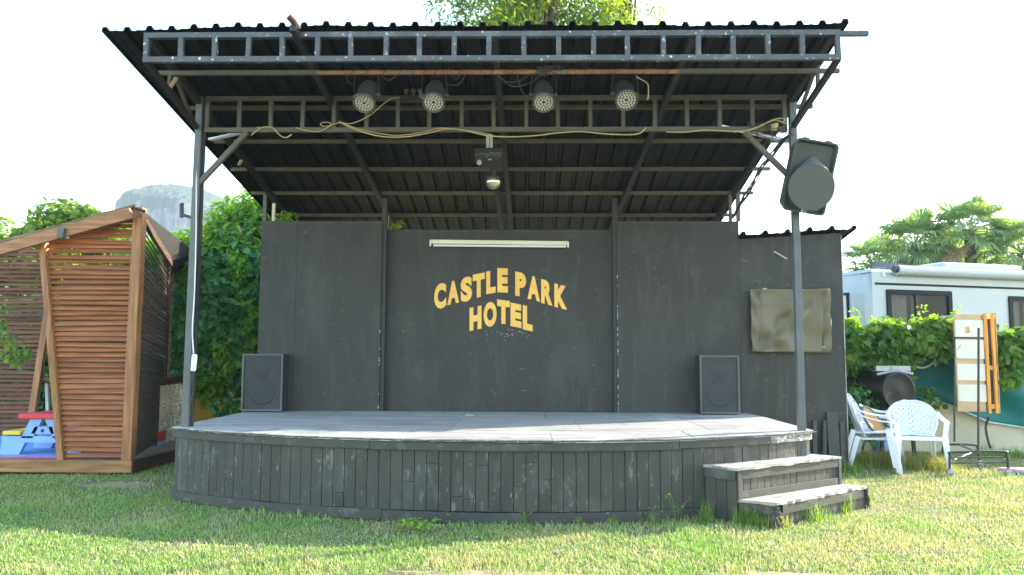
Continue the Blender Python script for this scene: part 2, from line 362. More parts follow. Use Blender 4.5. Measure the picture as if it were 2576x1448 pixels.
for i in range(150):
    t = ARC*(i+random.random())/150; p, T, nn = fr(t); L = random.uniform(.05, .22)
    e.bar(p+nn*.026+Vector((0, 0, ZS-.014))-T*L/2, p+nn*random.uniform(.024, .036)+Vector((0, 0, ZS-random.uniform(.008, .02)))+T*L/2, .012, .009)
e.build('splintered_edge', M['splint'], st)

# ------------------------------------------------------------------ steps
Z1, Z2 = .2, .46
def V2(p, z): return Vector((p[0], p[1], z))
lfl, lfr, lbl, lbr = on(1952, 1265, Z1), on(2184, 1222, Z1), on(1853, 1257, Z1), on(2104, 1218, Z1)
ufl, ufr, ubl, ubr = on(1853, 1178, Z2), on(2109, 1147.6, Z2), on(1773, 1169, Z2), on(2026, 1142, Z2)
sp = thing('stage_steps', (lfl+ubr)*.5*Vector((1, 1, 0)) if False else ((lfl.x+ubr.x)/2, (lfl.y+ubr.y)/2, 0), 'two dark timber steps with pale worn treads at the right end of the stage', 'steps')
fd = (ufr-ufl).normalized(); fn = Vector((fd.y, -fd.x, 0))
def riser(a, c, z0, z1, nm='riser'):        # boarded face from a to c
    a, c = V2(a, 0), V2(c, 0); d = (c-a).normalized(); nn = Vector((d.y, -d.x, 0)); L = (c-a).length; k = max(2, int(L/.085)); mb = MB()
    rot = Matrix((d, -nn, Vector((0, 0, 1)))).transposed()
    for i in range(k):
        w = L/k; mb.box(a+d*(w*(i+.5))-nn*(.012+random.uniform(0, .003))+Vector((0, 0, (z0+z1)/2)), (w-.005, .016, z1-z0), rot)
    mb.build(nm, M['clad'], sp)
    g = MB(); g.prism([a-nn*.026+d*.02+Vector((0, 0, z0)), c-nn*.026-d*.02+Vector((0, 0, z0)), c-nn*.026-d*.02+Vector((0, 0, z1)), a-nn*.026+d*.02+Vector((0, 0, z1))], -nn*.01)
    return d, nn, L, g
def trim(a, c, z0, z1, out=.012, m='rail', nm='trim'):
    a, c = V2(a, 0), V2(c, 0); d = (c-a).normalized(); nn = Vector((d.y, -d.x, 0)); mb = MB()
    mb.prism([a+Vector((0, 0, z0)), c+Vector((0, 0, z0)), c+Vector((0, 0, z1)), a+Vector((0, 0, z1))], nn*out); mb.build(nm, M[m], sp, bevel=.002)
gs = MB()
lo2l, lo2r = lbl, lbr                          # foot of the upper riser
for a, c, z0, z1 in ((lfl, lfr, .0, Z1-.02), (ufl, ufr, .05, Z2-.02), (ubl, ufl, 0, Z2-.02), (lbl+(lbl-lfl)*.0, lfl, 0, Z1-.02), (lfr, lbr, 0, Z1-.02), (ufr, ubr, 0, Z2-.02)):
    d, nn, L, g = riser(a, c, z0, z1); gs.v, gs.f, gs.sm = (lambda A, B: (A.v+B.v, A.f+[[i+len(A.v) for i in f] for f in B.f], A.sm+B.sm))(gs, g)
gs.build('backing', M['gap'], sp)
for (bl, fl, frr, br), z, w in (((lbl, lfl, lfr, lbr), Z1, 1), ((ubl, ufl, ufr, ubr), Z2, 0)):
    mb = MB(); out = fn*.03; k = 26; fl2, fr2 = V2(fl, 0)+out-fd*.012, V2(frr, 0)+out+fd*.012
    if w: fr2 = fr2-fd*.05
    edge = [fl2+(fr2-fl2)*i/k - fn*random.uniform(0, .022 if w else .010) for i in range(k+1)]
    back = [V2(bl, 0)-fd*.012-fn*.02+((V2(br, 0)-V2(bl, 0))+fd*.024)*i/k for i in range(k+1)]
    vs = []
    for i in range(k+1):
        wv = .0035*math.sin(i*.9+w)+random.uniform(-.002, .002)
        vs += [edge[i]+Vector((0, 0, z-.022+wv)), edge[i]+Vector((0, 0, z+wv*.8)), back[i]+Vector((0, 0, z)), back[i]+Vector((0, 0, z-.022))]
    fs = [(i*4+j, i*4+4+j, i*4+4+(j+1) % 4, i*4+(j+1) % 4) for i in range(k) for j in range(4)]
    mb.add(vs, fs+[(0, 1, 2, 3), tuple(4*k+j for j in (3, 2, 1, 0))]); mb.build('tread', M['tread'], sp)
trim(ufl+fd*.06, ufr-fd*.02, Z2-.098, Z2-.026); trim(lfl+fd*.07, lfr-fd*.1, Z1-.10, Z1-.026)
trim(ufl, ufl+fd*.055, Z1+.0, Z2-.03, .015); trim(ufr-fd*.018, ufr+fd*.02, .02, Z2-.024, .015)
trim(ufl+fd*.06, ufr-fd*.03, Z1+.002, Z1+.062, .011)
trim(ubl, ubl+(ufl-ubl)*.97, Z2-.105, Z2-.025); trim(ufl-(ufl-ubl).normalized()*.07, ufl, 0, Z2-.11, .011)
trim(lbl+(lfl-lbl).normalized()*.02, lfl-(lfl-lbl).normalized()*.02, Z1-.1, Z1-.025)
sn = V2(ubr, 0)-V2(ubl, 0); k0, k1 = V2(ubl, 0)-fn*.03, V2(ubr, 0)-fn*.03
mb = MB(); mb.prism([k0+Vector((0, 0, Z2)), k1+Vector((0, 0, Z2)), k1+Vector((0, 0, Z2+.075)), k0+Vector((0, 0, Z2+.075))], fn*.016); mb.build('trim', M['rail'], sp)
SC = (MB(), MB())
for i in range(46):                          # rotten, splintered outer corners of the lower step
    c0 = (V2(lfl, 0)+fn*.02) if i < 26 else (V2(lfr, 0)-fd*.05+fn*.015)
    z = random.uniform(.02, .19); mb = SC[0 if i < 26 else 1]; p = c0+fd*random.uniform(-.015, .03)+fn*random.uniform(-.02, .012)+Vector((0, 0, z))
    mb.bar(p, p+Vector((random.uniform(-.03, .03), random.uniform(-.03, .02), random.uniform(-.09, .03))), random.uniform(.005, .016), .006)
for mb in SC: mb.build('splintered_corner', M['splint'], sp)

mb = MB(); mb.bar(V2(lbl, Z1-.012)*.35+V2(lfl, Z1-.012)*.65-fd*.012, V2(lfl, Z1-.02)-fd*.014, .008, .018); mb.build('broken_edge', M['raw'], sp, label='bare orange wood where the tread edge broke off')

# ------------------------------------------------------------------ backdrop wall
bw = thing('backdrop_wall', (-.35, YW, ZS), 'dark grey stage back wall of three panels with yellow hotel lettering', 'wall')
zt = at(1300, 557, YW).z; ztc = at(1300, 579, YW+.14).z
xj1, xj2, xwl, xwr = at(957, 800, YW).x, at(1554, 800, YW).x, at(651, 800, YW).x, at(1864, 800, YW).x
YC = YW+.13
def slab(x0, x1, y0, y1, z0, z1): q = MB(); q.hexa([(x0, y0, z0), (x1, y0, z0), (x1, y1, z0), (x0, y1, z0)], [(x0, y0, z1), (x1, y0, z1), (x1, y1, z1), (x0, y1, z1)]); return q
slab(xwl, xwl+.455, YW, YW+.03, ZS-.6, zt).build('side_panel', M['wall'], bw)
slab(xwl+.458, xj1, YW-.001, YW+.03, ZS-.6, zt+.002).build('side_panel', M['wall'], bw)
slab(xj2, xwr-.002, YW, YW+.03, ZS-.6, zt).build('side_panel', M['wall'], bw)
cp = slab(xj1-.03, xj2+.03, YC, YC+.03, ZS-.6, ztc).build('centre_panel', M['wall'], bw)
for x in (xj1, xj2):
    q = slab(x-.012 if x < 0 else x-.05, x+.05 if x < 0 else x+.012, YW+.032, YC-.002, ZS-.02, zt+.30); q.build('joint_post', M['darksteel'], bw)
mb = MB()
for i in range(44):                          # chipped pale edge of the right hand joint
    z = ZS+random.random()**1.6*1.75; mb.box((xj2-.003, YW-.002, z), (random.uniform(.003, .008), .005, random.uniform(.006, .035)))
for i in range(8): mb.box((xj1-.003, YW-.003, ZS+random.uniform(.0, 1.1)), (.008, .006, random.uniform(.01, .03)))
mb.build('chipped_edge', M['paleboard'], bw)
zr = roof(YW)
for px, w in ((665, .04), (1858, .045), (1838, .035)):
    x = at(px, 520, YW).x; slab(x-w/2, x+w/2, YW+.004, YW+.004+w, zt+.001, zr-.05).build('stud', M['steel'], bw)
for px, y1 in ((692, 515), (976, 545)):
    x = at(px, 560, YW+.3).x; slab(x-.018, x+.018, YW+.22, YW+.26, zt-.3, at(px, y1, YW+.3).z).build('stud', M['cream'], bw)
slab(xwl+.02, xwl+.045, YW+.034, YW+2.75, 0, zt).build('sun_block_panel', M['wall'], bw)  # unseen panel, added to keep the sun off the hut
q = MB()
for x0_, x1_, y_, zz_ in ((xwl, xj1, YW-.002, zt), (xj2, xwr, YW-.002, zt), (xj1, xj2, YC-.002, ztc)):   # screw heads along the panel edges
    for f_ in (.02, .35, .68, .98):
        for k in range(9):
            if random.random() < .8: q.lathe([(0, .005), (.0015, .004), (.002, 0)], (x0_+(x1_-x0_)*f_+random.uniform(-.006, .006), y_, ZS+.08+(zz_-ZS-.16)*k/8+random.uniform(-.02, .02)), (0, -1, 0), 8)
s_ = MB()
for px, py, w_, h_ in ((668, 828, .11, .006), (703, 829, .05, .004), (735, 833, .05, .008), (858, 712, .03, .008), (905, 742, .03, .01), (1770, 992, .02, .012), (1888, 1100, .09, .02), (1872, 1150, .1, .024), (1905, 918, .04, .01), (755, 1005, .05, .006), (895, 1080, .08, .01)):
    p = at(px, py, YW-.0022); k = 9; s_.add([p+Vector((w_/2*math.cos(6.283*i/k)*random.uniform(.6, 1.1), 0, h_/2*math.sin(6.283*i/k)*random.uniform(.5, 1.1))) for i in range(k)], [tuple(range(k))])
s_ = s_.build('scuff_marks', M['scuff'], bw); s_['kind'] = 'stuff'
o_ = q.build('screw_heads', M['steel'], bw); o_['kind'] = 'stuff'
# lettering
K8 = .35574; D8 = lambda x, y: (944.5+x*K8, 549.5+y*K8)
LET = [('C', 415, 500, 462, 640, -.20), ('A', 508, 592, 443, 606, -.24), ('S', 603, 683, 415, 590, -.24), ('T', 688, 773, 392, 560, -.2), ('L', 783, 850, 372, 533, -.18), ('E', 862, 937, 354, 526, .05),
       ('P', 988, 1065, 384, 555, .2), ('A', 1075, 1163, 410, 580, .25), ('R', 1172, 1252, 440, 610, .25), ('K', 1265, 1355, 472, 638, .25),
       ('H', 665, 750, 626, 790, -.22), ('O', 765, 857, 593, 768, -.1), ('T', 860, 950, 580, 748, .12), ('E', 955, 1032, 604, 770, .2), ('L', 1042, 1112, 622, 794, .24)]
lm = MB()
for ch, x0, x1, yt, yb, sh in LET:
    cu = bpy.data.curves.new('t', 'FONT'); cu.body = ch; cu.size = 1; cu.offset = .06 if ch in 'SCOAR' else .068; cu.resolution_u = 6
    to = bpy.data.objects.new('t', cu); C.objects.link(to)
    me = bpy.data.meshes.new_from_object(to, depsgraph=bpy.context.evaluated_depsgraph_get())
    vv = np.array([v.co[:2] for v in me.vertices]); lo, hi = vv.min(0), vv.max(0)
    g = (vv-lo)/(hi-lo); xc = (x0+x1)/2
    pts = []
    for gx, gy in g:
        x = x0+gx*(x1-x0); y = yb-gy*(yb-yt)+sh*(x-xc); p = at(*D8(x, y), YC-.004); p.y = YC-.004; pts.append(p)
    lm.add(pts, [tuple(p.vertices) for p in me.polygons])
    bpy.data.objects.remove(to); bpy.data.curves.remove(cu); bpy.data.meshes.remove(me)
lm.build('lettering', M['letter'], cp, label='yellow arched letters reading CASTLE PARK HOTEL')
mb = MB()
for i in range(46):                          # yellow-white paint specks under the lettering
    x, y = random.gauss(930, 80), random.gauss(810, 26); p = at(*D8(x, y), YC-.003); s_ = random.uniform(.002, .006)
    mb.add([p+Vector((a*s_, 0, c*s_)) for a, c in ((-1, -1), (1, -.6), (.7, 1), (-1, .8))], [(0, 1, 2, 3)])
mb.build('paint_specks', M['stone'], cp)

# ------------------------------------------------------------------ shed at the right
XS0, XS1 = xwr+.004, at(2123, 800, YW).x
zsl, zsr = at(1868, 602, YW).z, at(2122, 586, YW).z
sd = thing('dark_shed', ((XS0+XS1)/2, YW+.8, 0), 'dark grey shed with corrugated roof joined to the right of the stage wall', 'shed')
q = MB(); q.hexa([(XS0, YW+.015, 0), (XS1, YW+.015, 0), (XS1, YW+1.9, 0), (XS0, YW+1.9, 0)], [(XS0, YW+.015, zsl), (XS1, YW+.015, zsr), (XS1, YW+1.9, zsr-.3), (XS0, YW+1.9, zsl-.3)]); q.build('wall', M['wall'], sd)
def ribbed(x0, x1, y0, y1, zf, period, h, skew=0.):
    """corrugated sheet: trapezoid ribs along X, running from y0 to y1; zf(x, y) is the pan height"""
    mb = MB(); xs = []; n = int(round((x1-x0)/period))
    for i in range(n+1):
        c = x0+(x1-x0)*i/n; w = .034
        for dx, z in ((-w, 0), (-w*.55, h), (w*.55, h), (w, 0)):
            xs.append((min(max(c+dx, x0-.03), x1+.03), z))
        if i < n:
            m_ = c+(x1-x0)/n/2; xs += [(m_-.02, 0), (m_-.014, .004), (m_+.014, .004), (m_+.02, 0)]
    ny = 14; vs = []
    for j in range(ny+1):
        t = j/ny; y = y0+(y1-y0)*t
        for k, (x, z) in enumerate(xs):
            jit = .006*math.sin(x*2.3+t*5)+.004*math.sin(x*7.1+1)+.003*math.sin(x*17+t*9)
            vs.append((x+skew*t*(1 if x < 0 else 0)*(x/(x0 or 1)), y+.012*math.sin(x*1.7), zf(x, y)+z+jit))
    m_ = len(xs); mb.add(vs, [(j*m_+k, j*m_+k+1, (j+1)*m_+k+1, (j+1)*m_+k) for j in range(ny) for k in range(m_-1)]); return mb
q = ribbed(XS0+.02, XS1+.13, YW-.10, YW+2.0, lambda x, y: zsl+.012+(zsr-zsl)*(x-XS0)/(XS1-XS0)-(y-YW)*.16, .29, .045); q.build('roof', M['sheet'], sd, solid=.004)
q = MB(); q.sweep([(XS1+.003, YW+.012, z) for z in np.linspace(.1, zsr-.03, 24)], [random.uniform(.003, .012) for _ in range(24)], .012); q.build('sun_edge_line', M['galv'], sd)  # pale strip paints the sun along the shed's right edge
q = MB(); a, c = at(2036-79, 0, YW).x, 0
p0, p1 = at(1947, 633, YW-.002), at(1980, 652, YW-.002); q.bar(p0, p1, .004, .014); q.build('scratch', M['galv'], sd)

# tarp cover over the hatch
tc = thing('tarp_cover', at(1985, 887, YW), 'creased khaki tarpaulin strapped over the hatch of the dark shed', 'tarpaulin')
mb = MB(); nx, nz = 44, 34; a0, a1 = at(1883, 729, YW), at(2087, 887, YW)
for j in range(nz+1):
    for i in range(nx+1):
        u, v = i/nx, j/nz; x = a0.x+(a1.x-a0.x)*u; z = a1.z+(a0.z-a1.z)*v
        z += .012*(u-.5)*(v-.5)
        dd = .05+.03*math.sin((u*.9+v*.62)*15+1.5*math.sin(v*4))*math.exp(-((u-v*.75-.1)/.22)**2)*(1.4 if u > .1 else .3) + .03*math.sin(u*4-v*23)*max(0, v-.65)*(u < .55)*2 + .012*math.sin(u*13+v*9+2*math.sin(u*5))*(u > .45)
        dd += .02*math.sin(v*16+u*30)*(u < .085)+.014*math.sin(v*19-u*20)*(u > .90) + .012*math.sin(u*6+v*3) - (.02 if abs(u-.105) < .012 or abs(u-.9) < .012 else 0)
        x += .004*math.sin(v*11)*(u < .05)+.002*math.sin(v*8+1)*(u > .97); dl = (u-.12)*.62-(v-.12)*.5; dd += -.035*math.exp(-(dl/.045)**2)*(.12 < u < .75)*min(1, (u-.12)*8)+.03*math.exp(-((dl-.1)/.06)**2)*(.12 < u < .8) - .03*math.exp(-((v-.86)/.05)**2)*(.12 < u < .62)*math.sin(min(1, (u-.12)*2)*math.pi); dd = max(dd+.02, .022)
        mb.v.append((x, YW-dd, z))
for j in range(nz):
    for i in range(nx): mb.f.append([j*(nx+1)+i, j*(nx+1)+i+1, (j+1)*(nx+1)+i+1, (j+1)*(nx+1)+i]); mb.sm.append(True)
mb.build('cloth', M['tarp'], tc, solid=.003)
for u in (.105, .9):
    x = a0.x+(a1.x-a0.x)*u; q = MB(); q.bar((x, YW-.052, a1.z-.01), (x+.004, YW-.055, a0.z+.03), .010, .007); q.build('strap', M['strap'], tc)
for px, py in ((1924, 727), (2010, 726), (2073, 874), (1904, 884)): q = MB(); q.box(at(px, py, YW-.05), (.05, .012, .014)); q.build('clip', M['galv'], tc)
# loose planks
for k, (px0, py0, pxb, w, tlt, lb) in enumerate(((2050, 1058, 2049, .05, .0, 'narrow dark plank, nearest the steps, leaning on the shed'), (2073, 1058, 2072, .045, .01, 'thin dark plank with a pale broken edge leaning on the shed'), (2094, 1038, 2100, .13, -.01, 'wide dark plank leaning on the shed, the broadest of the row'), (2112, 1062, 2118, .05, .03, 'dark plank at the shed corner beside the white chairs'))):
    tpp = at(px0, py0, YW-.03); q = MB(); q.bar((at(pxb, 1160, YW-.12).x, YW-.13, 0), tpp+Vector((tlt, -.0, 0)), w, .02, up=(0, 1, 0))
    if k == 1: pass
    one(q, 'loose_plank', M['clad'], lb, 'plank', group='planks leaning on the shed')

# ------------------------------------------------------------------ canopy
cn = thing('stage_canopy', (-.4, YP, ZS), 'black corrugated lean-to roof over the stage on square steel posts and trusses', 'canopy')
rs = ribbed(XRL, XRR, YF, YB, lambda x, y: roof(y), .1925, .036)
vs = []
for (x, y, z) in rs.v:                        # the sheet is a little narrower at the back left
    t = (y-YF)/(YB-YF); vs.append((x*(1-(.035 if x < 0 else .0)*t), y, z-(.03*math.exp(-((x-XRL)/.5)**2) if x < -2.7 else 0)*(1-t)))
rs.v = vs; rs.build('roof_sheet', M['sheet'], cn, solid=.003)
def solveY(py, off, x=0.):
    lo, hi = 5.5, 12
    for _ in range(50):
        m_ = (lo+hi)/2
        if row((x, m_, roof(m_)-off)) < py: lo = m_
        else: hi = m_
    return lo
def truss(name, Y, zt_, zb, xl, xr, n, m, w=.04, lbl=None):
    q = MB(); q.bar((xl, Y, zt_), (xr, Y, zt_), w, w); q.bar((xl, Y, zb), (xr, Y, zb), w, w*1.05); t = q.build('truss', m, cn, label=lbl)
    for i in range(n):
        x = xl+w/2+(xr-xl-w)*i/(n-1)+(random.uniform(-.006, .006) if 0 < i < n-1 else 0)
        r_ = MB(); r_.bar((x, Y, zb+w/2), (x+random.uniform(-.004, .004), Y, zt_-w/2), w-.004, w-.004, up=(0, 1, 0)); r_.build('rung', m, t)
    return t
zf1, zf2 = at(1300, 84, YF+.03).z, at(1300, 148.5, YF+.03).z
truss('front', YF+.03, zf1-.012, zf2, -3.31, 2.665, 21, M['steelf'], .045, 'grey front truss with flaking white paint')
zm1, zm2 = at(1300, 245, YP).z-.01, at(1300, 327, YP).z
truss('mid', YP, zm1, zm2, XPL+.075, XPR-.055, 19, M['steel'], .042)
for px, side in ((492, -1), (2004, 1)):      # posts
    x = at(px-7*side*0, 700, YP).x; x = XPL if side < 0 else XPR
    q = MB(); q.bar((x, YP, .02), (x+(.02 if side < 0 else 0), YP, roof(YP)-.02), .065, .065, up=(0, 1, 0)); po = q.build('post', M['poststeel'], cn, bevel=.004)
    if side < 0:
        q = MB(); c0 = at(481, 548, YP); q.bar(c0, at(455, 540, YP), .03, .03); q.bar(at(457, 548, YP-.002), at(457, 512, YP-.002), .028, .028, up=(0, 1, 0)); q.build('bracket', M['black'], po)
        q = MB(); x2 = x+.075; q.bar((x2-.02, YP+.02, .7), (x2-.01, YP+.02, zm2), .022, .022, up=(0, 1, 0)); q.build('conduit', M['darksteel'], po)
    q = MB(); q.bar(at(493, 470, YP) if side < 0 else at(1981, 440, YP-.03), at(622, 334, YP) if side < 0 else at(1872, 334, YP-.03), .045, .045, up=(0, 1, 0)); q.build('knee_brace', M['steel'], cn)
    xe = -3.29 if side < 0 else 2.645          # outer strut from the front truss down to the post
    a, c = Vector((xe, YF+.03, zf2-.01)), Vector((x+.0*side, YP-.02, zm2+.02))
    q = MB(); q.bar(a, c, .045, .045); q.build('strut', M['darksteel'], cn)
    for t0, t1 in ((.42, .30), (.50, .92)):
        e0 = a+(c-a)*(t0 if t0 == .42 else t1); yy = YF+.03+(YP-YF)*(.42 if t0 == .42 else .45)
        q = MB(); q.bar(e0, (xe, yy, roof(yy)-.06), .03, .03); q.build('web_member', M['steel'], cn)
pur = [(83, None, 2.86), (275, 469, 2044), (360, 540, 1986), (430, 581, 1937), (490, 632, 1894), (545, 690, 1850)]
for py, xl_, xr_ in pur:
    off = .025 if py != 83 else .03; Y = solveY(py, off+.018); z = roof(Y)-off
    if py == 83: Y = YF+.09; z = roof(Y)-.028; xa, xb = -3.32, at(2183, 77, Y).x
    else: xa, xb = at(xl_, py, Y).x, at(xr_, py, Y).x
    q = MB(); q.bar((xa, Y, z), (xb, Y, z), .04, .04); q.build('purlin', M['steel'] if py != 83 else M['steelf'], cn)
YR = solveY(182, .13); zrp = roof(YR)-.13
xr0, xr1 = at(800, 182, YR).x, at(1705, 182, YR).x
q = MB(); q.bar((at(398, 178, YR).x, YR, zrp), (xr0, YR, zrp), .036, .04); q.bar((xr1, YR, zrp), (at(2111, 175, YR).x, YR, zrp), .036, .04); q.build('purlin', M['steel'], cn)
q = MB(); q.tube([(xr0-.01, YR, zrp), (xr1+.01, YR, zrp)], .021, 10); q.build('lighting_pipe', M['rust'], cn, label='rusty orange pipe that the stage lights hang from')
for x0_, x1_, y0_, ye in ((-3.27, -3.27, YF+.05, YB-.2), (-1.98, -1.84, YF-.10, YB-.3), (-.28, -.2, YF+.05, YB-.1), (1.42, 1.16, YF+.05, YB-.1), (2.60, 2.60, YF+.05, YB-.2)):
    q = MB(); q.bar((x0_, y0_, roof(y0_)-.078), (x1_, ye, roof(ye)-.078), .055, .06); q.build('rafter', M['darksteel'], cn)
q = MB(); p = Vector((-1.98, YF-.10, roof(YF-.10)-.04)); q.tube([p+Vector((-.03, -.03, .05)), p+Vector((0, 0, .02)), p+Vector((.03, .05, -.03))], .028, 8); q.build('pipe_stub', M['oldrust'], cn)
# centre beam end above the wall, pale loose battens by the posts
q = MB(); q.bar(at(1252, 480, 9.3), at(1262, 582, YC-.03), .05, .05); q.build('beam_end', M['darksteel'], cn)
for p0, p1 in (((528, 352, YP+.25), (655, 324, YP+.04)), ((1810, 318, YP+.02), (1958, 350, YP+.4))):
    q = MB(); q.bar(at(*p0), at(*p1), .05, .02); q.build('batten', M['white'], cn)
for p0, p1 in (((428, 222, 6.7), (444, 196, 6.62)), ((574, 342, 7.6), (580, 328, 7.5)), ((601, 416, 8.4), (607, 404, 8.3))):
    q = MB(); q.bar(at(*p0), at(*p1), .03, .012); q.build('timber_offcut', M['ply'], cn)

# ------------------------------------------------------------------ things hung from the canopy
def wire(name, pts, r, m, label, cat, Y=None, group=None, n=6):
    q = MB(); q.tube(spline([at(*p, Y) if len(p) == 2 else at(*p) for p in pts], n), r, 6)
    return one(q, name, m, label, cat, group=group)
SLB = ['first stage spotlight from the left under the canopy', 'second stage spotlight, beside the small bulb bar', 'third stage spotlight, under the tangle of loops on the pipe', 'rightmost stage spotlight, hanging apart with a pale lead']
def spot(cx, cy, tilt, turn, k):
    f0 = at(cx, cy, YR-.03); ax = Vector((math.sin(turn)*math.cos(tilt), -math.cos(turn)*math.cos(tilt), -math.sin(tilt)))
    t = thing('stage_light', f0-ax*.12, SLB[k], 'stage light', 'LED spotlights hung from the pipe')
    q = MB(); r = .098; q.lathe([(-.27, .0), (-.27, .06), (-.262, .075), (-.20, .086), (-.195, .094), (-.03, .094), (-.03, .100), (.012, .102), (.012, .094), (-.012, .092)], f0, ax, 28); q.build('body', M['canmetal'], t)
    q = MB(); q.lathe([(-.012, .093), (-.012, .0)], f0, ax, 28); fc = q.build('face', M['black'], t)
    a = ax.cross(Vector((0, 0, 1))).normalized(); c = a.cross(ax); q = MB(); sp_ = .0252
    for i in range(1, 4):
        for j in range(6*i):
            u, v = sp_*i*1.02*math.cos(2*math.pi*j/(6*i)), sp_*i*1.02*math.sin(2*math.pi*j/(6*i)); q.lathe([(-.011, .0118), (.001, .0105), (.004, .006), (.005, 0)], f0+a*u+c*v, ax, 8)
    q.build('led_lenses', M['led'], fc)
    s1, s2 = f0-ax*.12+a*.115, f0-ax*.12-a*.115; tp_ = Vector((f0.x, YR, zrp)); q = MB()
    for s_, w in ((s1, 1), (s2, -1)):
        top = Vector((s_.x+.01*w, YR, zrp-.015)); q.sweep([top, top*.35+s_*.65+a*.008*w, s_], .018, .004, side=(0, 1, 0)); q.bar(s_-a*w*.024, s_+a*w*.014, .022, .022)
    q.build('yoke', M['wire'], t)
for k, (x, y, ti, tu) in enumerate(((916, 261, .95, -.12), (1091, 259, .9, .02), (1368, 259, .92, .03), (1576, 253, .80, .06))): spot(x, y, ti, tu, k)
t = thing('bulb_bar', at(1045, 262, YP-.1), 'small dark bar with three round bulbs between the two left spotlights', 'light fitting')
q = MB(); q.bar(at(1008, 250, YP-.08), at(1072, 250, YP-.08), .09, .05); q.build('bar', M['darksteel'], t)
for px in (1022, 1040, 1056):
    q = MB(); p = at(px, 229, YP-.1); q.ball(p, .026, 12, 8); q.tube([p-Vector((0, 0, .02)), p-Vector((0, 0, .05))], .014, 8); q.build('bulb', M['tarp'], t)
q = MB(); p = at(1057, 243, YP-.14); q.bar(p, at(1057, 228, YP-.14), .006, .006); q.bar(p, at(1072, 252, YP-.14), .02, .02); q.build('bracket', M['galv'], t)

pj = thing('projector', at(1229, 418, 8.0), 'dark projector hung on a pale pole in the middle of the canopy', 'projector')
q = MB(); a = at(1229, 384, 7.9); q.box(a+Vector((0, 0, -.045)), (.285, .24, .085), Matrix.Rotation(-.25, 3, 'X')); q.build('case', M['pabody'], pj, bevel=.012)
q = MB(); q.box(at(1233, 406, 7.96), (.26, .2, .05), Matrix.Rotation(-.25, 3, 'X')); q.build('lower_case', M['black'], pj, bevel=.008)
q = MB(); q.tube([at(1227, 344, 7.95), at(1227, 380, 7.95)], .019, 10); q.bar(at(1236, 344, 7.98), at(1236, 375, 7.98), .03, .015, up=(0, 1, 0)); q.build('pole', M['white'], pj)
q = MB(); q.lathe([(0, .026), (.02, .026), (.021, .018), (.012, 0)], at(1206, 410, 7.84), (0, -1, -.2), 16); q.build('lens', M['galv'], pj)
q = MB()
for i in range(9): q.box(at(1224+i*4.4+random.random()*2, 385+random.choice((0, 6, 9)), 7.77), (.012, .004, .006))
for px, py in ((1206, 404), (1232, 402)): q.box(at(px, py, 7.77), (.035, .004, .01))
q.build('sockets', M['stone'], pj)
mbl = thing('mirror_ball', at(1241, 476, 8.35), 'small mirror ball on a dark motor under the projector', 'mirror ball')
q = MB(); c = at(1241, 458, 8.35); q.ball(c, .085, 22, 14, smooth=False); q.build('ball', M['silver'], mbl)
q = MB(); q.lathe([(0, .03), (.05, .034), (.06, .05), (.075, .05), (.075, 0)], c+Vector((0, 0, .075)), (0, 0, 1), 16); q.tube([c+Vector((0, 0, .14)), Vector((c.x, c.y, roof(c.y)-.1))], .006, 6); q.build('motor', M['black'], mbl)

fl = thing('fluorescent_light', at(1255, 622, YC-.05), 'long cream fluorescent batten light on the wall above the lettering', 'light')
a, c = at(1082, 609, YC-.03), at(1430, 613, YC-.03)
q = MB(); q.bar(a, c, .05, .052); q.build('housing', M['cream'], fl, bevel=.006)
q = MB(); q.tube([at(1090, 618, YC-.045), at(1424, 621, YC-.045)], .015, 12); q.build('tube', M['white'], fl)
for px, py in ((1083, 613), (1429, 617)): q = MB(); q.box(at(px, py, YC-.045), (.022, .06, .075)); q.build('end_cap', M['cream'], fl, bevel=.006)

LN = Vector((0, 0, 0)); YCb = YP-.035
wire('cable', [(632, 341), (645, 330), (661, 321), (685, 322), (703, 340), (718, 347), (734, 339)], .0055, M['cable'], 'short yellowed cable looping below the left end of the second truss', 'cable', YCb)
wire('cable', [(744, 322), (774, 330), (804, 331), (833, 315), (822, 308), (806, 312), (818, 319), (853, 309)], .005, M['cable'], 'yellowed cable with a small loop beside the rafter on the second truss', 'cable', YCb)
wire('cable', [(853, 308), (901, 329), (960, 344), (1019, 345), (1079, 335), (1123, 325), (1168, 329), (1227, 342), (1286, 345), (1346, 342), (1405, 335), (1464, 332), (1528, 338), (1602, 338), (1626, 321)], .0065, M['cable'], 'long yellowed cable sagging in waves along the second truss', 'cable', YCb)
wire('cable', [(853, 306), (905, 326), (990, 341), (1060, 334), (1110, 323), (1190, 331), (1240, 341)], .0045, M['cable'], 'thinner yellowed cable running on top of the long sagging cable', 'cable', YCb-.01)
wire('cable', [(853, 308), (886, 311), (930, 291), (966, 261), (987, 248), (1006, 246)], .005, M['cable'], 'yellowed cable rising from the second truss to the bulb bar', 'cable', YCb-.015)
wire('cable', [(1676, 333), (1725, 333), (1775, 328), (1842, 331), (1882, 328), (1925, 311), (1951, 300), (1973, 300), (1968, 311)], .0058, M['cable'], 'yellowed cable curling up at the right end of the second truss', 'cable', YCb)
wire('cable', [(1845, 333), (1880, 330), (1908, 321), (1941, 305), (1960, 305), (1990, 318)], .0045, M['cable'], 'second yellowed cable beside the curled one at the right post', 'cable', YCb-.012)
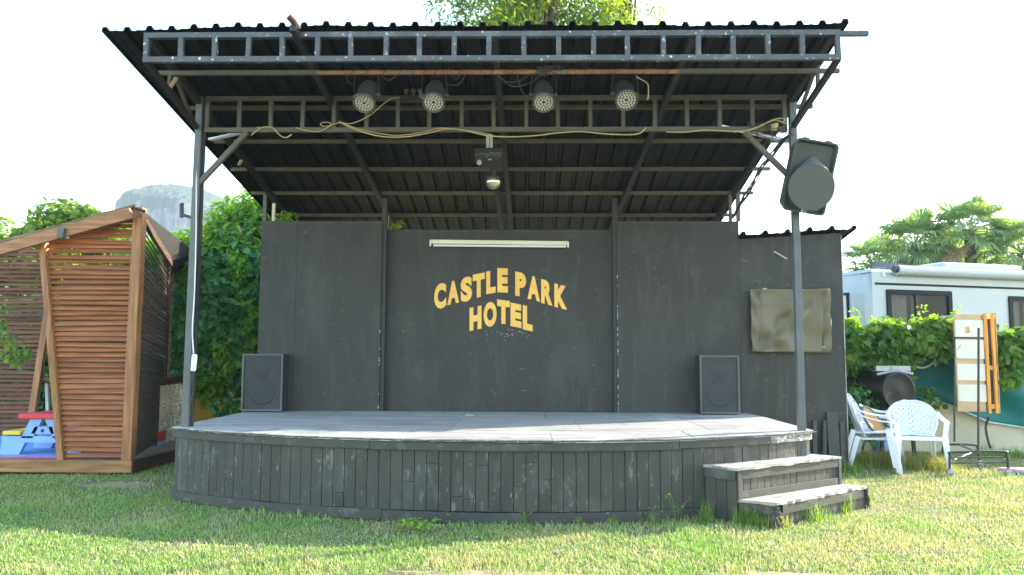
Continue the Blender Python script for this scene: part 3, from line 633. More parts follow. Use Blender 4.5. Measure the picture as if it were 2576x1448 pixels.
for i, (pts, lb) in enumerate((([(957, 187), (978, 203), (1002, 187)], 'dark lead looping under the pipe between the two left spotlights'), ([(1123, 214), (1153, 213), (1174, 186)], 'dark lead drooping from the pipe right of the second spotlight'),
        ([(1135, 187), (1147, 199), (1159, 187)], 'short dark lead loop right of the second spotlight'), ([(1248, 187), (1271, 205), (1304, 205), (1337, 186)], 'upper dark lead loop left of the third spotlight'),
        ([(1250, 187), (1286, 217), (1331, 211), (1363, 187)], 'lower dark lead loop left of the third spotlight'), ([(1300, 188), (1310, 225), (1326, 245), (1340, 250)], 'dark lead hanging to the side of the third spotlight'),
        ([(870, 186), (876, 208), (892, 214)], 'dark lead left of the first spotlight'))):
    wire('lead', pts, .0042, M['wire'], lb, 'lead', YR-.02)
wire('lead', [(1600, 193), (1612, 200), (1629, 212), (1631, 235), (1629, 252)], .005, M['cable'], 'pale lead hanging beside the rightmost spotlight', 'lead', YR-.02)
wire('lead', [(1268, 332), (1255, 355), (1240, 372), (1229, 384)], .005, M['wire'], 'dark lead from the second truss down to the projector', 'lead', 7.6)
q = MB()
pts = []; x = xr0+.25
while x < xr1-.1:                            # a wire wound along the pipe
    for j in range(8): a_ = j*math.pi/4; pts.append((x+.012*j, YR+.026*math.sin(a_), zrp+.026*math.cos(a_)))
    x += random.uniform(.1, .22)
q.tube(pts, .0035, 5); one(q, 'wire_wrap', M['wire'], 'dark wire wound along the rusty pipe', 'wire')
q = MB(); q.tube(spline([(at(random.uniform(1350, 1418), 182, YR).x, YR-.03+random.uniform(-.01, .02), zrp+random.uniform(-.05, .06)) for _ in range(22)], 4), .004, 5)
one(q, 'wire_tangle', M['wire'], 'knot of wire on the rusty pipe above the third spotlight', 'wire')
q = MB()
for k in range(13):
    pts = [at(random.uniform(1880, 1998), random.uniform(303, 352), YP-.02+random.uniform(-.06, .05)) for _ in range(4)]; q.tube(spline(pts, 6), random.choice((.003, .0045)), 5)
one(q, 'wire_tangle', M['wire'], 'tangle of dark wires and plugs at the top of the right post', 'wire')
q = MB(); p = at(1949, 319, YP-.08); q.lathe([(0, .022), (.03, .024), (.03, 0)], p, (0, -1, .2), 12, True); q.box(p+Vector((.0, .03, .0)), (.05, .03, .06)); one(q, 'wall_plug', M['cable'], 'round yellowed plug in the wire tangle by the right post', 'plug')
q = MB()
for k in range(5):                           # bundle of dead vine and wire down the right edge of the roof
    pts = []
    for i in range(9):
        t = i/8; px = 1985-(1985-1862)*t; py = 340+(548-340)*t; Y = 7.4+2.0*t
        pts.append(at(px-19*min(1, t*3)+random.uniform(-5, 5), py+random.uniform(-5, 5), Y))
    q.tube(spline(pts, 4), .008, 5)
one(q, 'vine_bundle', M['wire'], 'twisted dead vine and wire along the right edge of the canopy', 'vine')

# white extension lead on the left post
q = MB(); xp = XPL+.052
ex = thing('extension_lead', at(487, 934, YP-.03), 'white extension lead with socket strip hanging on the left post', 'extension lead')
q.tube(spline([at(496, 345, YP-.02), at(494, 480, YP-.03), at(493, 600, YP-.03), at(489, 740, YP-.03), at(484, 830, YP-.03), at(487, 890, YP-.03)], 8), .006, 6); q.build('cord', M['white'], ex)
q = MB(); q.box(at(488, 913, YP-.05), (.05, .035, .165), Matrix.Rotation(.06, 3, 'Y')); q.build('socket_strip', M['white'], ex, bevel=.012)
q = MB(); q.tube(spline([at(488, 935, YP-.05), at(483, 960, YP-.06), at(486, 985, YP-.05), at(481, 1003, YP-.05)], 5), .005, 6); q.box(at(481, 1008, YP-.05), (.02, .02, .035)); q.build('plug', M['black'], ex)

# ------------------------------------------------------------------ loudspeakers
def floor_speaker(x0, x1, yt_, yb_, Y, label):
    a, c = at(x0, yt_, Y), at(x1, yb_, Y); w, z1 = c.x-a.x, at((x0+x1)/2, yt_, Y).z
    t = thing('floor_speaker', ((a.x+c.x)/2, Y+.12, ZS), label, 'loudspeaker', 'floor loudspeakers on the stage'); cx = (a.x+c.x)/2; h0 = ZS+.012
    slab(cx-w/2, cx+w/2, Y+.012, Y+.22, h0, z1).build('cabinet', M['black'], t, bevel=.006)
    q = MB()
    for s in (-1, 1): q.box((cx+s*(w/2-.009), Y+.004, (h0+z1)/2), (.018, .022, z1-h0-.001))
    for z in (h0+.009, z1-.009): q.box((cx, Y+.0045, z), (w-.038, .02, .0175))
    q.build('frame', M['spkframe'], t)
    q = MB(); q.box((cx, Y+.010, (h0+z1)/2), (w-.037, .006, z1-h0-.037)); g = q.build('grille', M['grille'], t)
    q = MB(); q.lathe([(0, .155), (.0015, .16), (.002, .15), (.0012, .12), (.0016, .045), (.003, 0)], (cx, Y+.008, h0+.235), (0, -1, 0), 32); q.build('woofer', M['grille'], t)
    q = MB(); q.box((cx, Y+.0062, z1-.11), (.2, .003, .10)); q.lathe([(0, .09), (.002, .085), (.003, 0)], (cx, Y+.006, z1-.19), (0, -1, 0), 24); q.build('horn', M['grille'], t)
    q = MB()
    for sx in (-1, 1): q.box((cx+sx*w*.4, Y+.1, ZS+.006), (.04, .16, .012))
    q.build('foot', M['black'], t)
floor_speaker(611, 708, 891, 1037, 9.17, 'black floor loudspeaker at the left end of the stage')
floor_speaker(1760, 1862, 895, 1045, 9.12, 'black floor loudspeaker at the right of the stage below the tarpaulin')
Y = YP-.22
pa = thing('hanging_speaker', at(2040, 450, Y), 'black speaker with a round cone mouth tilted on the right post', 'loudspeaker')
tl = Matrix.Rotation(.0, 3, 'Z') @ Matrix.Rotation(R(12), 3, 'X') @ Matrix.Rotation(R(9.5), 3, 'Y'); o0 = at(2039, 446, Y)
L = lambda x, y, z: o0 + tl @ Vector((x, y, z))
def rrect(w, h, r, n=5):
    out = []
    for sx, sz, a0 in ((1, 1, 0), (-1, 1, 90), (-1, -1, 180), (1, -1, 270)):
        for i in range(n+1): a_ = R(a0+90*i/n); out.append((sx*(w/2-r)+r*math.cos(a_), sz*(h/2-r)+r*math.sin(a_)))
    return out
def loft(q, rings, cap=True):
    n = len(rings[0]); vs = [p for r_ in rings for p in r_]
    q.add(vs, [(i*n+j, i*n+(j+1) % n, (i+1)*n+(j+1) % n, (i+1)*n+j) for i in range(len(rings)-1) for j in range(n)])
    if cap: q.add(rings[0], [tuple(range(n))[::-1]]); q.add(rings[-1], [tuple(range(n))])
q = MB(); rr = lambda w, h, r, y: [L(x, y, z) for x, z in rrect(w, h, r)]
loft(q, [rr(.26, .5, .05, .30), rr(.33, .6, .05, .24), rr(.41, .68, .045, .02), rr(.415, .69, .045, 0), rr(.38, .655, .035, 0), rr(.345, .62, .03, .05), rr(.02, .02, .005, .055)], False); q.build('cabinet', M['pabody'], pa)
q = MB(); nn_ = 40; rim = [L(.22*math.cos(2*math.pi*i/nn_)-.005, -.09, .22*math.sin(2*math.pi*i/nn_)-.10) for i in range(nn_)]
apex = [L(.035*math.cos(2*math.pi*i/nn_), .03, .03*math.sin(2*math.pi*i/nn_)+.175) for i in range(nn_)]
back = [L(.15*math.cos(2*math.pi*i/nn_), .04, .15*math.sin(2*math.pi*i/nn_)-.03) for i in range(nn_)]
q.add(apex+rim, [(j, (j+1) % nn_, nn_+(j+1) % nn_, nn_+j) for j in range(nn_)], True); q.build('horn', M['pacone'], pa)
q = MB(); r2 = [L(.216*math.cos(2*math.pi*i/nn_)-.005, -.102, .216*math.sin(2*math.pi*i/nn_)-.10) for i in range(nn_)]; q.add(rim+r2, [(j, (j+1) % nn_, nn_+(j+1) % nn_, nn_+j) for j in range(nn_)], True); q.add(r2, [tuple(range(nn_))]); q.build('grille', M['padisc'], pa)
q = MB(); q.box(L(.0, -.012, -.325), (.045, .012, .028), tl); bd = q.build('badge', M['white'], pa)
q = MB()
for k in range(2): q.box(L(.0, -.0185, -.319-.011*k), (.034, .003, .005), tl)
q.build('badge_mark', M['black'], bd)
for x in (-.1, .12): q = MB(); q.box(L(x, .06, .352), (.05, .05, .02), tl); q.build('rigging_lug', M['black'], pa)
q = MB(); q.bar(L(0, .2, .0), (XPR, YP, o0.z), .05, .05); q.build('mount', M['black'], pa)

# ------------------------------------------------------------------ wooden pavilion at the left
YG = 8.86
pv = thing('slatted_pavilion', (-5.6, 9.8, 0), 'brown slatted timber play hut with a sloping boarded roof left of the stage', 'pavilion')
zd = .16; xc = at(335, 1180, YG-.04).x
def tilt_slats(q, P0, P1, n, hgt=.065, th=.012, ang=.62, jit=.05):
    """P0(t), P1(t): left and right end of the slat at height parameter t"""
    for i in range(n):
        t = (i+.5)/n; a, c = Vector(P0(t)), Vector(P1(t)); d = (c-a).normalized(); nrm = Vector((d.y, -d.x, 0)).normalized()
        an = ang+random.gauss(0, jit*1.6); u_ = Vector((0, 0, 1))*math.cos(an)+nrm*math.sin(an)*-1
        a = a+Vector((0, 0, random.gauss(0, .004))); c = c+Vector((0, 0, random.gauss(0, .006)))
        q.bar(a, c, th, hgt, up=u_)
cpx = lambda py, left: (at(326 if left else 324, py, YG).x)
pb, pt = at(322, 1165, YG), at(339, 530, YG)
q = MB(); q.bar((pb.x, YG, zd-.01), (pb.x, YG, pt.z+.03), .118, .118, up=(0, 1, 0)); q.build('post', M['post'], pv, bevel=.008)
lb_, lt_ = at(156, 1165, YG), at(108, 604, YG)
q = MB(); q.bar((lb_.x, YG-.0, zd-.01), (lt_.x, YG, lt_.z+.02), .075, .09, up=(0, 1, 0)); q.build('post', M['post'], pv, bevel=.006, label='leaning front post of the hut')
zb_ = zd+.02
def lft(t):
    z = zb_+(pt.z-.10-zb_)*t; f = (z-lb_.z)/(lt_.z-lb_.z)
    if z < lt_.z-.02: x = lb_.x+(lt_.x-lb_.x)*f+.045
    else: x = lt_.x+(pb.x-lt_.x)*min(1, (z-lt_.z+.05)/(pt.z-.04-lt_.z+.05))*.95+.04
    return (x, YG+.012, z)
q = MB(); tilt_slats(q, lft, lambda t: (pb.x-.055, YG+.012, zb_+(pt.z-.10-zb_)*t), 46, hgt=.06); q.build('slat_panel', M['slat'], pv)
# right side: runs back and to the left
rb = Vector((-5.18, 10.75, 0)); c0 = Vector((pb.x+.03, YG+.06, 0)); zt_b = at(402, 650, 10.75).z
q = MB(); q.bar((rb.x, rb.y, zd-.02), (rb.x, rb.y, zt_b+.1), .08, .08, up=(0, 1, 0)); q.build('post', M['darkwood'], pv)
q = MB(); tilt_slats(q, lambda t: (c0.x, c0.y, zb_+(pt.z-.08-zb_)*t), lambda t: (rb.x, rb.y, zb_+(zt_b-zb_)*t), 42, hgt=.07, ang=.5); q.build('slat_panel', M['sideslat'], pv, label='darker side panel of the hut')
# back panel and frame seen inside
Yb2 = 10.9; bl_, br_ = at(-60, 900, Yb2).x, at(112, 900, Yb2).x
q = MB(); tilt_slats(q, lambda t: (br_+.05, Yb2+.25, .2+2.45*t), lambda t: (-5.25, Yb2+.2, .2+2.45*t), 36, jit=.05); q.build('slat_panel', M['darkwood'], pv, label='dark rear panel of the hut')  # dark wood here stands in for the shaded hut interior
q = MB(); tilt_slats(q, lambda t: (bl_, Yb2, .2+2.8*t), lambda t: (br_-.16*(1-t), Yb2, .2+2.8*t), 44, hgt=.058, jit=.03); q.build('slat_panel', M['innerslat'], pv, label='shaded inner panel of the hut')
q = MB(); q.bar(at(122, 780, 10.6), at(82, 1040, 10.6), .09, .07, up=(0, 1, 0)); q.build('post', M['post'], pv, label='leaning inner post of the hut')
q = MB(); q.bar(at(95, 956, 10.7), at(156, 956, 10.7), .06, .05); q.build('inner_rail', M['beam'], pv)
q = MB(); q.bar(at(118, 965, 10.7), at(121, 1045, 10.7), .04, .04); q.build('inner_stake', M['cream'], pv)
# deck
slab(-8.2, xc, YG-.06, YG+2.9, .10, zd).build('deck', M['deckwood'], pv)
slab(-8.2, xc+.012, YG-.105, YG-.062, .025, zd+.004).build('front_beam', M['beam'], pv, bevel=.006)
q = MB(); pB = Vector((xc+.05, 11.7, 0)); q.bar((xc-.01, YG-.06, .095), (pB.x, pB.y, .095), .05, .13); q.build('side_beam', M['darkwood'], pv)
q = MB()
for x in (-7.5, -6.1, -4.75): q.box((x, YG+.3, .05), (.2, .2, .1)); q.box((x, YG+2.3, .05), (.2, .2, .1))
q.build('footing', M['stone'], pv)
# roof
A0, B0 = at(-70, 648, YG-.14), at(330, 537, YG-.14)
q = MB(); q.bar(A0, B0, .05, .135); q.build('eave_beam', M['beam'], pv, bevel=.006)
q = MB(); a, c = at(160, 586, YG-.19), at(150, 586, YG-.12); q.box(at(160, 588, YG-.15), (.075, .13, .12), Matrix.Rotation(.12, 3, 'Y')); q.build('floodlight', M['spkframe'], pv)
q = MB()
nb = 16
for i in range(nb):                           # boards of the left roof slope
    t0, t1 = i/nb, (i+1)/nb-.008; up_ = Vector((0, 0, .085))
    P = lambda t, e: (A0+Vector((0, 2.5*t, .46*t)) if e == 0 else B0+Vector((.05-1.6*t, 2.5*t, .10*t)))+up_
    q.hexa([P(t0, 0), P(t0, 1), P(t1, 1), P(t1, 0)], [P(t0, 0)+Vector((0, -.01, .026)), P(t0, 1)+Vector((0, -.01, .026)), P(t1, 1)+Vector((0, 0, .018)), P(t1, 0)+Vector((0, 0, .018))])
q.build('roof_boards', M['roofwood'], pv)
pk, e0 = at(352, 538, YG-.06), at(431, 662, 10.5); e1 = at(402, 735, 11.9)
q = MB(); q.bar(pk, e0, .035, .09); q.build('barge_board', M['darkwood'], pv)  # board darkened in colour, as if this roof lay in shade
q = MB(); pk2 = pk+Vector((-.1, .1, .0)); q.hexa([pk+Vector((0, 0, .03)), e0+Vector((0, 0, .03)), e1, pk2+Vector((-.5, 2.8, -.1))], [pk+Vector((0, 0, .06)), e0+Vector((0, 0, .06)), e1+Vector((0, 0, .03)), pk2+Vector((-.5, 2.8, -.07))]); q.build('roof_boards', M['shaderoof'], pv, label='dark overhanging roof on the right of the hut')
q = MB(); q.tube([pk+Vector((-.05, .0, .06)), pk+Vector((.05, .02, .03))], .02, 6); q.build('ridge_cap', M['black'], pv)
# rope balustrade beyond the pavilion
P0, P1 = on(388, 1133, .1), on(470, 1107, .1)
rf_ = thing('rope_fence', (P0+P1)*.5*1 if False else ((P0.x+P1.x)/2, (P0.y+P1.y)/2, 0), 'low fence of knotted ropes under a dark rail between hut and stage', 'fence')
q = MB(); zr0 = at(388, 962, P0.y).z; q.bar((P0.x, P0.y, zr0), (P1.x, P1.y, at(474, 950, P1.y).z), .05, .09); q.build('top_rail', M['darkwood'], rf_)
q = MB(); q.bar((P0.x, P0.y, .12), (P1.x, P1.y, .12), .05, .05); q.build('bottom_rail', M['darkwood'], rf_)
for p in (P0, P1): q = MB(); q.bar((p.x, p.y, 0), (p.x, p.y, zr0+.02), .06, .06, up=(0, 1, 0)); q.build('post', M['darkwood'], rf_)
for i in range(13):
    t = (i+.5)/13; p = P0+(P1-P0)*t; q = MB(); k = 40; ph = random.random()*6
    for s_ in (0, math.pi):
        q.tube([(p.x+.018*math.sin(j*1.1+s_+ph)+.008*math.sin(j*.25+ph), p.y+.011*math.cos(j*1.1+s_+ph), .14+(zr0-.2)*j/k) for j in range(k+1)], .013, 5)
    q.build('rope', M['rope'], rf_)
# children's picnic table and mats
tb = thing('toddler_table', (-5.98, 9.35, zd), 'pale blue toddler picnic table with red top and yellow seats', 'table')
yt = 9.15; zz = lambda py: at(97, py, yt).z; xx = lambda px: at(px, 1060, yt).x
q = MB(); q.box(((xx(50)+xx(165))/2, yt+.32, zz(1048)), (xx(165)-xx(50), .72, .065)); q.build('tabletop', M['red'], tb, bevel=.014)
for dy in (0, .62):
    for poly in ([(76, 1055), (106, 1055), (84, 1103), (55, 1103)], [(112, 1055), (142, 1055), (164, 1103), (136, 1103)], [(88, 1074), (132, 1074), (138, 1092), (80, 1092)], [(5, 1098), (208, 1098), (206, 1114), (8, 1114)], [(8, 1114), (66, 1114), (52, 1152), (4, 1152)], [(150, 1114), (206, 1114), (210, 1152), (162, 1152)]):
        q = MB(); q.prism([(xx(px), yt+dy-.0, max(zz(py), zd+.016)) for px, py in poly], (0, .055+.002*len(poly), 0)); q.build('end_panel', M['blue'], tb)
for px in (34, 186): q = MB(); q.box((xx(px), yt+.32, zz(1090)), (.22, .70, .05)); q.build('seat', M['yellow'], tb, bevel=.012)
q = MB(); q.lathe([(0, .02), (.006, .02), (.006, 0)], (xx(108), yt-.001, zz(1084)), (0, -1, 0), 14); q.build('bolt_cap', M['navy'], tb)
pm = thing('play_mat', (-6.6, 9.8, zd), 'blue foam play mat with red edging on the hut deck', 'mat')
slab(-7.9, -5.35, 8.99, 11.2, zd+.001, zd+.016).build('mat', M['matblue'], pm)
q = MB()
for i in range(26): q.box((-7.9+.05+i*.1, 8.975, zd+.008), (.06, .035, .013))
q.box((-6.62, 8.955, zd+.008), (2.56, .012, .014)); q.build('edging', M['red'], pm)
q = MB(); q.box((-4.98, 10.35, zd+.1), (.03, .22, .16)); o = q; t = thing('foam_block', (-4.98, 10.35, zd), 'small red and blue foam panel behind the hut side', 'foam panel')
q.build('upper_half', M['red'], t); q = MB(); q.box((-4.98, 10.35, zd+.01), (.031, .22, .02)); q = MB(); q.box((-4.975, 10.35, zd+.022), (.034, .22, .05)); q.build('lower_half', M['blue'], t)

# ------------------------------------------------------------------ plants (leaf by leaf)
def crown(name, clumps, per, size, m, parent, shape=LEAF, droop=.4, flat=.5):
    """clumps: list of (centre, radius). Leaves sit on each clump's shell, facing out and up"""
    Ps, Ns = [], []
    for c, r in clumps:
        n = int(per*(.7+.6*random.random())); d = unit(rnd(n)); rad = r*(1-.55*RNG.random((n, 1))**2.2)
        Ps.append(np.array(c)+d*rad*np.array([1, 1, .8])); Ns.append(d)
    P = np.concatenate(Ps); Nn = np.concatenate(Ns); n = len(P)
    nr = unit(Nn+np.array([0, 0, flat])+rnd(n, .55)); tip = Nn*.6+rnd(n, .6)+np.array([0, 0, -droop])
    tip = tip-nr*np.sum(tip*nr, 1, keepdims=True)
    return leaves(name, P, size*(.6+.7*RNG.random(n)), tip, nr, m, parent, shape)
def trunk_mesh(q, base, top, r0, r1, bends=.1, n=8):
    base, top = Vector(base), Vector(top); k = 7
    q.tube([base+(top-base)*i/k+Vector((random.uniform(-1, 1), random.uniform(-1, 1), 0))*bends*(0 < i < k) for i in range(k+1)], r0, n, r2=r1)
def tree(name, base, label, group, ell, centre, nclump, crad, per, size, m, shape=LEAF, cat='tree', clear=0., low=-.7):
    t = thing(name, base, label, cat, group); q = MB(); base = Vector(base); centre = Vector(centre)
    trunk_mesh(q, base, centre+Vector((0, 0, -ell[2]*.2)), .03*ell[2]+.03, .04, .08)
    cl = []
    for i in range(nclump):
        d = unit(rnd(1))[0]; d[2] = max(d[2], low); rad = .55+.45*random.random()**.6
        c = np.array(centre)+d*np.array(ell)*rad; cl.append((c, crad*random.uniform(.6, 1.25)))
        if i % 3 == 0: q.tube(spline([base+(centre-base)*random.uniform(.5, .9), (Vector(c)+centre)*.5+Vector((0, 0, .1)), Vector(c)], 4), .035*ell[2]*.5+.008, 5, r2=.008)
    q.build('trunk', M['bark'], t)
    crown('crown', cl, per, size, m, t, shape); return t
def hedge_mass(P_of, n, size, m, parent, name='foliage', shape=LEAF, thick=.25, lean=(0, -1, .35), droop=.7):
    u, v = RNG.random(n), RNG.random(n); P = P_of(u, v); k = len(P)
    P = P+np.stack([RNG.normal(0, .04, k), -RNG.random(k)*thick, RNG.normal(0, .04, k)], 1)
    nr = unit(np.array(lean)+rnd(k, .55)); tip = rnd(k, .7)+np.array([0, -.2, -droop]); tip = tip-nr*np.sum(tip*nr, 1, keepdims=True)
    return leaves(name, P, size*(.55+.8*RNG.random(k)), tip, nr, m, parent, shape)

# ivy hedge behind the left end of the stage
HK = 1.12; hx0, hx1 = -5.8*HK, -2.6*HK
hd = thing('ivy_hedge', (-4.7, 12.3, 0), 'tall dark ivy-covered hedge with bright young tips left of the stage wall', 'hedge')
def htop(x):
    xp = np.array([-5.8, -5.3, -4.95, -4.6, -4.3, -4.0, -3.7, -3.3, -2.5]); zp = np.array([2.7, 2.95, 3.0, 3.05, 3.45, 3.62, 3.6, 3.5, 3.3])
    return np.interp(x, xp*HK, 1.4+(zp-1.4)*HK)
def hbump(x, z): return .30*vnoise(x*2.2+9, z*2.2, 3)+.16*vnoise(x*5, z*5, 5)
def hP(u, v):
    x = hx0+(hx1-hx0)*u; z = .75+(htop(x)-.85)*v; return np.stack([x, 12.26-hbump(x, z)+.25*np.maximum(0, v-.7)**1.2, z], 1)
hedge_mass(hP, 12000, .135, M['ivy'], hd, thick=.28)
def hP2(u, v):
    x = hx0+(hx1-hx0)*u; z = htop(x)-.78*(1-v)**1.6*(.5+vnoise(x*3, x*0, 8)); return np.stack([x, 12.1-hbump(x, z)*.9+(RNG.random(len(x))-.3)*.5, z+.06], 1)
hedge_mass(hP2, 5200, .13, M['hedge'], hd, name='sun_bright_tips', shape=LONG, thick=.2, droop=-.5, lean=(0, -.6, .7))  # brighter leaf colour at the top stands in for sunlight
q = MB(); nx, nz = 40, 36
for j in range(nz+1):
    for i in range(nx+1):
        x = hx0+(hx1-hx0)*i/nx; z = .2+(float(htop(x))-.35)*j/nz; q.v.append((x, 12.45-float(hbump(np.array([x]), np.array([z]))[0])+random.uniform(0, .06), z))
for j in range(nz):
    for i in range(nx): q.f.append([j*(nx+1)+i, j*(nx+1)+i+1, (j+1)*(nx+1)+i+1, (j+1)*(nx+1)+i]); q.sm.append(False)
q.build('dark_core', M['core'], hd)  # one dark sheet fills the hedge and stands in for its shaded inside
hd2 = thing('garden_hedge', (-9.0, 12.6, 0), 'clipped green hedge behind the slatted hut', 'hedge')
def hP3(u, v):
    x = -13.5+7.2*u; z = .1+2.25*v; return np.stack([x, 12.6-.25*vnoise(x*2.2, z*2.2, 6), z], 1)
hedge_mass(hP3, 9000, .14, M['ivy'], hd2, thick=.3)
slab(-13.5, -6.2, 12.62, 13.1, 0, 2.2).build('dark_core', M['core'], hd2)  # dark block standing in for shade deep in this hedge
# lighter strands hanging down the front
cl = []
for (px, y0_, y1_, w) in ((560, 860, 1000, .14), (600, 640, 700, .1), (672-44, 760, 930, .06), (520, 1000-60, 1000, .16)):
    for i in range(12): p = at(px+random.gauss(0, 8), y0_+(y1_-y0_)*i/11, 11.65); cl.append((tuple(p), w))
crown('hanging_strands', cl, 22, .075, M['hedge'], hd, droop=.9)
yw = thing('ochre_wall', (-4.6, 11.75, 0), 'low ochre yellow wall at the foot of the ivy hedge', 'wall')
z1 = at(540, 1006, 11.75).z; slab(-5.35, -3.2, 11.75, 11.87, 0, z1).build('wall', M['yellowwall'], yw); slab(-5.37, -3.2, 11.73, 11.89, z1+.001, z1+.03).build('coping', M['yellowwall'], yw)
t = thing('wall_plant', at(560, 1060, 10.4), 'dark leafy sprig in front of the ochre wall beside the left loudspeaker', 'plant'); cl = [(tuple(at(px, py, 10.4)), .09) for px, py in ((538, 1016), (550, 1030), (562, 1045), (575, 1038), (580, 1020), (590, 1028), (566, 1060), (553, 1058), (585, 1010))]
crown('leaves', cl, 22, .08, M['ivy'], t); q = MB(); q.tube(spline([at(566, 1080, 10.42), at(566, 1045, 10.42), at(575, 1015, 10.42)], 4), .008, 5); q.build('stem', M['bark'], t)
for (px, py, lb) in ((722, 541, 'small leafy sprig growing over the top of the left wall panel'), (1008, 567, 'tiny leafy sprig above the top left of the lettering panel')):
    t = thing('wall_plant', at(px, py+12, YW+.3), lb, 'plant'); crown('leaves', [(tuple(at(px+dx, py+dy, YW+.25)), .06) for dx, dy in ((-14, 6), (-4, -2), (6, 0), (14, 6), (0, 8))][: 5 if px < 900 else 2], 16, .06, M['hedge'], t)
    q = MB(); q.tube([at(px, py+14, YW+.3), at(px+2, py-4, YW+.25)], .005, 5); q.build('stem', M['bark'], t)
# trees
tree('leafy_tree', (.2, 17, 0), 'tall bright green tree rising behind the middle of the canopy', None, (2.3, 2.0, 3.6), (.1, 17, 11.2), 190, .55, 190, .17, M['treeleaf'], LONG, low=-.98)
tree('leafy_tree', (2.6, 18, 0), 'slender tree with drooping leaves behind the canopy, right of the tall one', None, (.9, .9, 2.0), (2.35, 17.6, 10.6), 26, .4, 110, .16, M['treeleaf'], LONG, low=-.98)
tree('leafy_tree', (-8.1, 14.5, 0), 'bright green bushy tree above the roof of the hut', 'trees behind the hut', (1.2, .8, 1.5), (-8.85, 14.5, 2.85), 85, .33, 150, .13, M['bushleaf'])
tree('leafy_tree', (-9.9, 14.0, 0), 'rounded green tree at the left edge behind the hut', 'trees behind the hut', (1.2, .8, 1.25), (-9.9, 14.0, 2.2), 60, .34, 150, .13, M['bushleaf'])
tree('leafy_tree', (-6.6, 13.6, 0), 'low bright bush seen through the slats of the hut', 'trees behind the hut', (1.3, .8, 1.35), (-6.6, 13.6, 1.35), 50, .36, 140, .13, M['bushleaf'])
tree('leafy_tree', (-12.4, 15.0, 0), 'tall tree whose twig tips show at the left edge of the sky', 'trees behind the hut', (1.3, 1.0, 1.7), (-11.9, 15, 2.9), 50, .45, 120, .14, M['bushleaf'])
q = MB()
t = thing('vine_spray', at(30, 900, 8.6), 'pale leafy vine spray hanging in front of the inner hut panel', 'vine')
crown('leaves', [(tuple(at(px, py, 8.66)), .08) for px, py in ((2, 815), (14, 840), (28, 860), (42, 885), (50, 905), (66, 898), (8, 880), (20, 905), (-6, 780), (60, 880))], 16, .065, M['vine'], t, droop=.6)
q.tube(spline([at(-20, 740, 8.68), at(8, 820, 8.68), at(35, 870, 8.68), at(55, 905, 8.68)], 5), .006, 5); q.build('stem', M['bark'], t)

# fan palms
def palm(base, h, label, nl=30, rad=1.15):
    t = thing('fan_palm', base, label, 'palm tree', 'fan palms beyond the caravan'); q = MB(); base = Vector(base); top = base+Vector((random.uniform(-.2, .2), 0, h))
    trunk_mesh(q, base, top, .22, .16, .04, 10); q.build('trunk', M['bark'], t)
    F = {0: ([], []), 1: ([], [])}; st_ = MB()
    for i in range(nl):
        az = i*2.39996+random.uniform(-.2, .2); el = 1.25-2.0*(i/nl)+random.uniform(-.12, .12); dry = el < -.62
        d = Vector((math.cos(az)*math.cos(el), math.sin(az)*math.cos(el), math.sin(el))); L_ = rad*random.uniform(.75, 1.05)
        mid = top+d*L_*.55; end = top+d*L_+Vector((0, 0, -.12*L_)); st_.tube([top, mid, end], .022, 5, r2=.012)
        dd = (end-mid).normalized(); sd_ = dd.cross(Vector((0, 0, 1)))
        sd_ = sd_.normalized() if sd_.length > .05 else Vector((1, 0, 0)); up_ = sd_.cross(dd); fr_ = rad*random.uniform(.75, .95); ns = 26
        vs, fs = F[1 if dry else 0]
        for k in range(ns):
            a_ = R(-118+236*k/(ns-1)); ln = fr_*(1-.28*abs(a_)/2.1)*random.uniform(.9, 1.05); dr = dd*math.cos(a_)+sd_*math.sin(a_)+up_*(.12-.1*math.cos(a_*2))
            p1 = end+dr*ln*.62; p2 = end+dr*ln+Vector((0, 0, -ln*random.uniform(.12, .42))); wv = (dd*-math.sin(a_)+sd_*math.cos(a_))*.052*fr_/1.0; pl = up_*(.012 if k % 2 else -.012)
            o_ = len(vs); vs += [end-wv*.15, end+wv*.15, p1+wv+pl, p1-wv+pl, p2+wv*.12, p2-wv*.12]; fs += [(o_, o_+1, o_+2, o_+3), (o_+3, o_+2, o_+4, o_+5)]
    st_.build('leaf_stalks', M['palm'], t)
    for k, nm, mm in ((0, 'crown', 'palm'), (1, 'dead_fronds', 'frond')):
        if F[k][0]: np_mesh(nm, np.array([tuple(v) for v in F[k][0]]), np.array(F[k][1]), M[mm], t)
for (px, py, Y, lb, nl) in ((2292, 618, 27, 'fan palm standing left of the others above the caravan', 34), (2452, 585, 26, 'tallest fan palm, its crown highest above the caravan', 36), (2560, 640, 25, 'fan palm at the right edge above the caravan', 30), (2360, 668, 30, 'low fan palm between the two tall palms', 30), (2205, 668, 30, 'low fan palm nearest the shed roof', 28), (2520, 640, 31, 'fan palm half hidden behind the tallest palm', 28), (2412, 640, 29, 'fan palm just left of the tallest palm, its crown lower', 28), (2250, 662, 31, 'low fan palm behind the left tall palm', 26)):
    p = at(px, py, Y); palm((p.x, Y, 0), p.z, lb, nl, 1.0)
tree('leafy_tree', (13.4, 32, 0), 'hazy green tree filling the gap behind the palms by the shed', None, (1.6, 1.2, 1.6), (13.2, 32, 2.4), 50, .5, 100, .24, M['bushleaf'])
tree('leafy_tree', (19.0, 34, 0), 'broad hazy green tree behind the palms on the right', None, (4.0, 1.5, 1.4), (18.5, 34, 2.0), 80, .6, 100, .26, M['bushleaf'])

